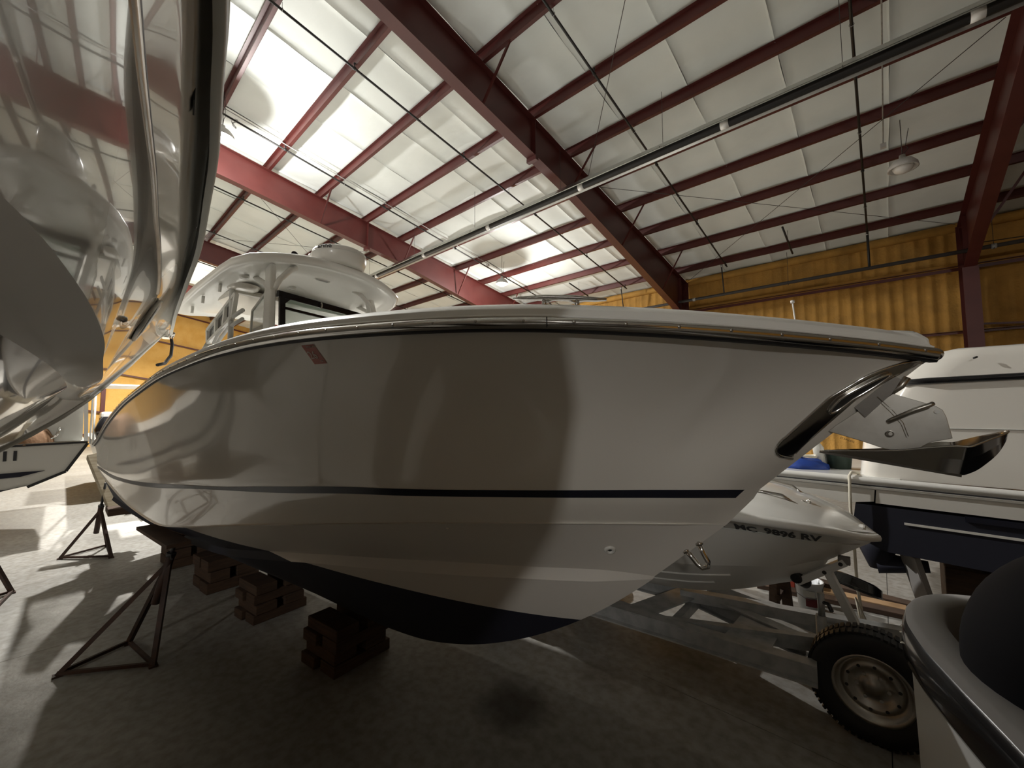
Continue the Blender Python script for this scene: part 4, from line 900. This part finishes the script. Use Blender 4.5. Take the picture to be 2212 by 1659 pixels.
m=MB(); m.lathe([(.205,-.085),(.25,-.10),(.30,-.098),(.325,-.08),(.333,-.04),(.333,.04),(.325,.08),(.30,.098),(.25,.10),(.205,.085)],44,tuple(W),axis='y')
tire=m.obj('tire','black_rubber',t2)
m=MB()
for k in range(60):
    a=2*math.pi*k/60
    for s in (-1,1): m.box(W+Vector((.334*math.cos(a+.02*s),.045*s,.334*math.sin(a+.02*s))),(.012,.07,.022),Matrix.Rotation(-a,3,'Y'))
m.obj('tread','black_rubber',tire,kind='stuff')
m=MB(); m.lathe([(.0,-.045),(.045,-.045),(.05,-.03),(.105,-.03),(.12,-.055),(.145,-.055),(.16,-.03),(.172,-.02),(.185,-.075),(.206,-.09),(.208,.085)],40,tuple(W),axis='y')
rim=m.obj('wheel_rim','steel_dull',t2)
for k in range(6): a=2*math.pi*k/6; MB().tube([W+Vector((.078*math.cos(a),-.03,.078*math.sin(a))),W+Vector((.078*math.cos(a),-.048,.078*math.sin(a)))],.011,6).obj('lug_nut','steel',rim)
for k in range(10): a=2*math.pi*k/10+.2; MB().tube([W+Vector((.132*math.cos(a),-.0565,.132*math.sin(a))),W+Vector((.132*math.cos(a),-.058,.132*math.sin(a)))],.010,10).obj('vent_hole','dark_steel',rim)
MB().cyl(W,W+Vector((0,.9,0)),.03,10).obj('axle','galv',t2)
# ================================================================== BIG CRUISER AT THE RIGHT (stern to the left, swim platform)
cb=thing('cabin_cruiser','white cabin cruiser at the right with black rail, seen from its stern quarter','boat',(0,5.0,0))
def lp(x,y_,z): return (x,y_,z)
# side surface: rows from rail down, x profile of the stern edge varies with height
zs=[(2.34,.115),(2.12,-.01),(1.94,-.10),(1.78,-.156),(1.54,-.184),(1.48,-.19)]
m=MB(); rows=[]
for z,x0 in zs:
    r=[(x0+.55,1.9,z),(x0+.12,1.2,z),(x0,.55,z),(x0+.01,.18,z),(x0+.05,.05,z),(x0+.14,0,z)]+[(x,-.0-.03*math.sin((x-x0)/6*3.1)*(z-1.4),z) for x in np.linspace(x0+.4,7.0,14)]
    rows.append(r)
m.grid(rows); m.obj('hull_side','gelcoat',cb)
m=MB(); m.tube([(.5,1.4,2.345),(.18,.6,2.345),(.105,.14,2.34),(.16,.02,2.338),(.30,-.012,2.345),(1.2,-.02,2.365),(4,-.04,2.42),(7,0,2.46)],.028,10); m.obj('rub_rail','black_gloss',cb,label='black rubber rub rail')
m=MB(); rows=[]
for z,x0,yy in ((2.36,.12,.02),(2.46,.20,.05),(2.53,.27,.07),(2.60,.36,.10),(2.625,.45,.16),(2.63,.7,.5)):
    rows.append([(x0+.3,1.6,z-.02),(x0+.05,.7,z-.01),(x0,.25+yy,z),(x0+.06,yy,z)]+[(x,yy,z+.0*(x)) for x in np.linspace(x0+.3,7,10)])
m.grid(rows); m.obj('coaming','gelcoat',cb)
MB().tube([(.05,-.004,1.94),(.5,-.012,1.942),(3,-.03,1.945),(6.9,-.01,1.95)],.005,6).obj('knuckle_line','cap_light',cb)
MB().cyl((.58,-.0,2.52),(.60,.02,2.53),.008,8).obj('snap','dark_steel',cb)
# lower moulding that continues aft as the swim platform
m=MB(); prof=[(-.02,1.495),(-.05,1.488),(-.062,1.465),(-.05,1.445),(-.035,1.44),(-.035,1.425),(-.052,1.415),(-.052,1.395),(-.02,1.385)]
m.grid([[(x,a-.0,b+(-.012*(x+1))) for a,b in prof] for x in np.linspace(-1.6,7.0,20)]); m.obj('moulding','white_moulding',cb)
m=MB(); m.grid([[(x,a-.003,b+(-.012*(x+1))) for a,b in ((-.053,1.433),(-.058,1.428),(-.053,1.42))] for x in np.linspace(-1.6,7.0,20)]); m.obj('moulding_insert','dark_steel',cb)
m=MB(); m.box((-.75,.95,1.47),(1.7,1.95,.04)); m.obj('swim_platform','white_moulding',cb,bevel=.012)
m=MB(); m.prism([(-1.6,1.40),(-.08,1.385),(-.09,1.27),(-.30,1.235),(-.85,1.335)],1.8,(0,-.03,0),((1,0,0),(0,0,1),(0,1,0))); m.obj('platform_underside','gelcoat_dull',cb)
m=MB(); m.prism([(-.07,1.38),(7,1.29),(7,1.16),(-.08,1.26)],1.8,(0,-.04,0),((1,0,0),(0,0,1),(0,1,0))); m.obj('lower_side','gelcoat_dull',cb)
m=MB(); m.prism([(-.22,1.235),(7,1.17),(7,.60),(-.03,.84),(-.26,.95)],1.8,(0,-.03,0),((1,0,0),(0,0,1),(0,1,0))); m.obj('bottom','antifoul',cb)
m=MB(); m.prism([(.46,1.19),(7,1.12),(7,1.165),(.46,1.235)],.012,(0,-.046,0),((1,0,0),(0,0,1),(0,1,0))); m.obj('boot_stripe','navy',cb)
m=MB(); m.prism([(.1,1.10),(7,1.03),(7,1.05),(.1,1.118)],.012,(0,-.040,0),((1,0,0),(0,0,1),(0,1,0))); m.obj('lower_stripe','gelcoat_dull',cb)
m=MB(); m.tube([(-.05,.25,.95),(-.1,.25,.80),(-.08,.25,.62)],[.12,.14,.08],12); m.tube([(-.1,.25,.66),(.25,.25,.70)],[.10,.05],12); m.obj('outdrive','antifoul',cb)
for (x,y_) in ((.5,.6),(2.6,.3),(4.5,.6)):
    m=MB(); m.box((x,y_,.35),(.3,.5,.7)); m.obj('blocking','wood_dark',cb,bevel=.01)
m=MB(); m.bar((.30,.2,0),(.12,.1,.82),.20,.04); m.obj('prop_board','canvas_grey',cb)
# things on the swim platform
b=thing('blue_tarp','folded blue tarp on the swim platform behind the anchor','tarp',(-.68,5.35,1.49))
rnd=random.Random(4); m=MB(); m.lathe([(0,.10),(.08,.10),(.15,.085),(.19,.04),(.21,.0),(0,.0)],18)
m.v=[(x*1.25+rnd.uniform(-.012,.012),y_+rnd.uniform(-.012,.012),z*1.0+(rnd.uniform(-.012,.012) if z>0 else 0)) for x,y_,z in m.v]; m.obj('cloth','blue_tarp',b)
m=MB(); m.tube([(.09*math.cos(a),.07*math.sin(a),.13+.006*math.sin(3*a)) for a in np.linspace(0,6.283,20,endpoint=False)],.012,8,closed=True); o=m.obj('hose_coil','rope',label='pale coiled hose lying on the blue tarp',category='hose'); o.location=(-.62,5.32,1.485)
o=MB().lathe([(0,0),(.10,0),(.12,.17),(.13,.18),(0,.18)],20).obj('dark_bin','dark_green',label='dark green bin on the swim platform behind the anchor',category='bin'); o.location=(-.36,5.5,1.49)
o=MB().tube([(-.50,5.42,1.49),(-.52,5.42,1.70),(-.53,5.42,1.76)],[.045,.05,.02],12).obj('fender','cream_gel',label='slim cream fender standing between tarp and bin',category='fender')
m=MB(); m.tube([(-.19,5.10,1.50),(-.235,4.97,1.52),(-.25,4.925,1.49),(-.255,4.92,1.2),(-.245,4.93,.9),(-.24,4.95,.5),(-.2,5.0,.02)],.013,8); m.obj('mooring_rope','rope',label='white rope hanging from the swim platform down past the small boat',category='rope')
# ================================================================== WHITE STERN WITH BLACK RAIL AND OUTBOARD COWL, NEAR RIGHT
ns=thing('white_skiff','white skiff corner with wide black rail in the near right foreground','boat',(.3,2.6,0))
no=Vector((.3,2.6,0))
plan=[(.62,.95),(.40,1.5),(.285,1.95),(.165,2.32),(.080,2.62),(.050,2.84),(.060,3.02),(.115,3.18),(.22,3.30),(.42,3.38),(.9,3.42),(2.8,3.42)]
px_=smooth_fn(range(len(plan)),[p[0] for p in plan],1); py_=smooth_fn(range(len(plan)),[p[1] for p in plan],1)
PP=[Vector((float(px_(q)),float(py_(q)),0))-no for q in np.linspace(0,len(plan)-1,70)]
def inset(d):
    out=[]
    for i,p in enumerate(PP):
        t_=(PP[min(i+1,69)]-PP[max(i-1,0)]).normalized(); n_=Vector((t_.y,-t_.x,0)); out.append(p+n_*d)
    return out
def ribbon(pr): return [[tuple(p+Vector((0,0,z))) for p in inset(d)] for d,z in pr]
MB().grid(ribbon([(.012,.02),(.008,.5),(.0,.89)])).obj('side','white_paint',ns,label='plain white side panel')
MB().grid(ribbon([(.0,.875),(-.012,.88),(-.026,.91),(-.030,.96),(-.026,1.02),(-.014,1.065),(0,1.075)])).obj('rail','black_gloss',ns,label='wide black rail')
MB().grid(ribbon([(-.010,1.070),(.003,1.092),(.02,1.10),(.12,1.10),(.13,1.085),(.14,.8)])).obj('gunwale','canvas_grey',ns,label='grey gunwale top')
for q in (12,30,34,37): 
    p=inset(-.030)[69-q if q<20 else q]; MB().lathe([(0,.006),(.006,.004),(.010,0)],10).obj('rivet','steel',ns).location=p+Vector((0,0,.97))
m=MB(); m.add([tuple(p+Vector((0,0,.5))) for p in inset(.13)],[tuple(range(70))]); m.obj('floor_panel','canvas_grey',ns)
oc=thing('covered_outboard','large black rounded cover over an outboard, near right edge','engine',(.66,2.50,.50))
cr_=[(.47*math.sin(a),.62+.50*math.cos(a)) for a in np.linspace(0.001,math.pi/2,14)]+[(.47,.45),(.465,.3),(.42,.0)]
m=MB(); m.lathe(cr_,48); o=m.obj('cover','black_cover',oc)
MB().box((0,0,-.02),(.3,.3,.06)).obj('mount','dark_steel',oc)
# ================================================================== BOATS AND ODDS AND ENDS BEYOND THE BRIGHT AISLE, LEFT
cr=thing('cream_cuddy_boat','cream boat with black rail seen beneath the big glossy hull at left','boat',(-10,-1,0))
m=MB(); m.prism([(-3.2,1.50),(1.30,1.60),(1.09,1.15),(.68,.95),(.2,.85),(-3.2,.75)],-3.5,(0,0,0),((0,1,0),(0,0,1),(1,0,0))); m.obj('hull','cream_gel',cr)
m=MB(); m.bar((.012,-3.2,1.50),(.012,1.31,1.60),.03,.035); m.obj('rub_rail','black_rubber',cr); m=MB(); m.bar((.025,-3.2,1.52),(.025,1.31,1.62),.02,.012); m.obj('rail_trim','steel_dull',cr)
m=MB(); m.bar((.0,1.31,1.58),(.0,1.08,1.13),.04,.03,(1,0,0)); m.bar((.0,1.08,1.13),(.0,.68,.93),.04,.03,(1,0,0)); m.obj('stem_strip','black_rubber',cr)
m=MB(); m.prism([(-3.2,1.06),(.55,1.17),(.85,1.17),(.6,1.10),(-3.2,.97)],.02,(.0,0,0),((0,1,0),(0,0,1),(1,0,0))); m.obj('stripe','navy',cr)
m=MB(); m.prism([(-3.2,.83),(.5,.92),(.66,.96),(.4,.89),(-3.2,.77)],.02,(.0,0,0),((0,1,0),(0,0,1),(1,0,0))); m.obj('lower_stripe','navy',cr)
text_on('11',.20,(.004,.385,1.36),(0,1,0),(0,0,1),'ink','lettering',cr,bold=.008,extrude=.003); 
text_on('SPORT',.055,(.004,1.0,1.545),(0,1,0),(0,0,1),'cap_light','lettering',cr,extrude=.002)
m=MB(); m.prism([(.75,1.61),(1.25,1.62),(1.24,2.35),(.95,2.3)],-1.5,(-.2,0,0),((0,1,0),(0,0,1),(1,0,0))); m.obj('cabin','cap_light',cr)
m=MB(); m.bar((-.1,1.29,1.6),(-.1,1.25,2.6),.05,.05); m.obj('canopy_post','white_paint',cr)
m=MB(); m.lathe([(0,.36),(.14,.34),(.26,.24),(.32,.1),(.33,0)],20,(-.3,.62,1.58)); m.obj('seat_cover','brown_cover',cr)
m=MB(); m.tube([(-.15,.80,1.60),(-.15,.95,1.72),(-.15,.98,1.85)],.02,8); m.obj('rail_post','steel',cr)
for (y_,) in ((-2.5,),(-.8,)): MB().box((-1.2,y_,.38),(2.2,.3,.76)).obj('blocking','wood_dark',cr,bevel=.01)
ws=thing('white_skiff_far','far white boat with a flat white canopy roof above the boat stern','boat',(-14.2,1.6,0))
m=MB(); m.box((0,-.1,2.74),(1.6,2.2,.05)); m.obj('canopy','white_paint',ws,bevel=.01)
for (x,y_) in ((.7,-1.1),(-.7,-1.1),(.7,.9),(-.7,.9)): MB().cyl((x,y_,1.3),(x,y_,2.72),.02,8).obj('canopy_post','white_paint',ws)
m=MB(); m.prism([(-1.1,1.45),(1.1,1.45),(.9,.8),(0,.5),(-.9,.8)],5.0,(-4.3,0,0),((0,1,0),(0,0,1),(1,0,0))); m.obj('hull','gelcoat_dull',ws)
m=MB(); m.box((.4,-.75,2.02),(.5,.5,.18)); m.obj('seat_back','white_moulding',ws,bevel=.05)
m=MB(); m.tube([(.8,-.9,1.3),(.8,-.9,1.7),(.8,-.9,2.0)],[.12,.2,.1],12); m.obj('engine','black_gloss',ws); 
for x in (-3,-.5): MB().box((x,0,.25),(.4,.5,.5)).obj('blocking','wood_dark',ws)
# navigation light pole of a boat behind the bow
nl=thing('pole_light','thin clear pole light rising behind the white boat bow','light',(-.745,6.0,3.0))
m=MB(); m.tube([(.02,0,-1.2),(.007,0,.22),(-.008,0,.42)],.009,8); m.obj('pole','white_moulding',nl); m=MB(); m.tube([(-.008,0,.42),(-.010,0,.45)],[.022,.022],12); m.obj('globe','lamp_off',nl)

# a shrouded boat added behind the camera (never in view, it shades the floor)
sb=thing('rear_shading_boat','shrouded boat stored behind the camera, added to shade the floor','boat',(2.6,-4.6,0))
m=MB(); rows=[]
for x,w_,zt3 in ((-3.6,.1,2.7),(-3.0,.8,3.0),(-1.5,1.3,3.25),(1.5,1.4,3.2),(3.6,1.35,3.0)):
    rows.append([(x,-.25*w_,.75),(x,-w_,1.5),(x,-w_,2.3),(x,-w_*.5,zt3-.15),(x,0,zt3),(x,w_*.5,zt3-.15),(x,w_,2.3),(x,w_,1.5),(x,.25*w_,.75)])
m.grid(rows); m.add(rows[0],[tuple(range(9))]); m.add(rows[-1],[tuple(range(9))]); m.obj('shroud','canvas_grey',sb)
m=MB(); m.prism([(-.1,3.0),(4.2,2.9),(4.4,4.0),(3.8,4.25),(.1,4.25),(-.15,4.1)],2.2,(0,1.1,0),((1,0,0),(0,0,1),(0,-1,0))); m.obj('shade_top','canvas_grey',sb)  # tall top added to keep the rear lamp off the near skiff
for x in (-2,0,2.6): MB().box((x,0,.38),(.4,.7,.76)).obj('block','wood_dark',sb)

def unseen(x,y,L,w_,z0,z1,label,rz=0):  # boats out of view, added to darken the floor around the keel
    t=thing('shading_boat',label,'boat',(x,y,0),rz,'stored boats behind the white boat, added for shade'); m=MB(); rows=[]
    for f,k in ((-.5,.95),(-.2,1),(.15,.98),(.35,.75),(.46,.4),(.5,.05)):
        X_=f*L; zk=z0+(.25 if f<.2 else .25+(f-.2)*1.6); ww=w_*k
        rows.append([(X_,0,zk-.2),(X_,-ww*.8,zk+.2),(X_,-ww,z1),(X_,-ww*.9,z1+.03),(X_,0,z1+.08),(X_,ww*.9,z1+.03),(X_,ww,z1),(X_,ww*.8,zk+.2),(X_,0,zk-.2)])
    m.grid(rows,smooth=False); m.add(rows[0],[tuple(range(8))]); m.obj('hull','gelcoat_dull',t)
    for q in (-.35,.05): MB().box((q*L,0,z0*.5),(.3,1.0,z0)).obj('block','wood_dark',t)
unseen(-7.6,4.6,5.6,1.15,.4,1.95,'white boat hidden behind the hull of the white center console, added to shade the floor, nearer one'); unseen(-14.2,4.8,6.5,1.15,.4,1.9,'white boat hidden behind the hull of the white center console, added to shade the floor, farther one')
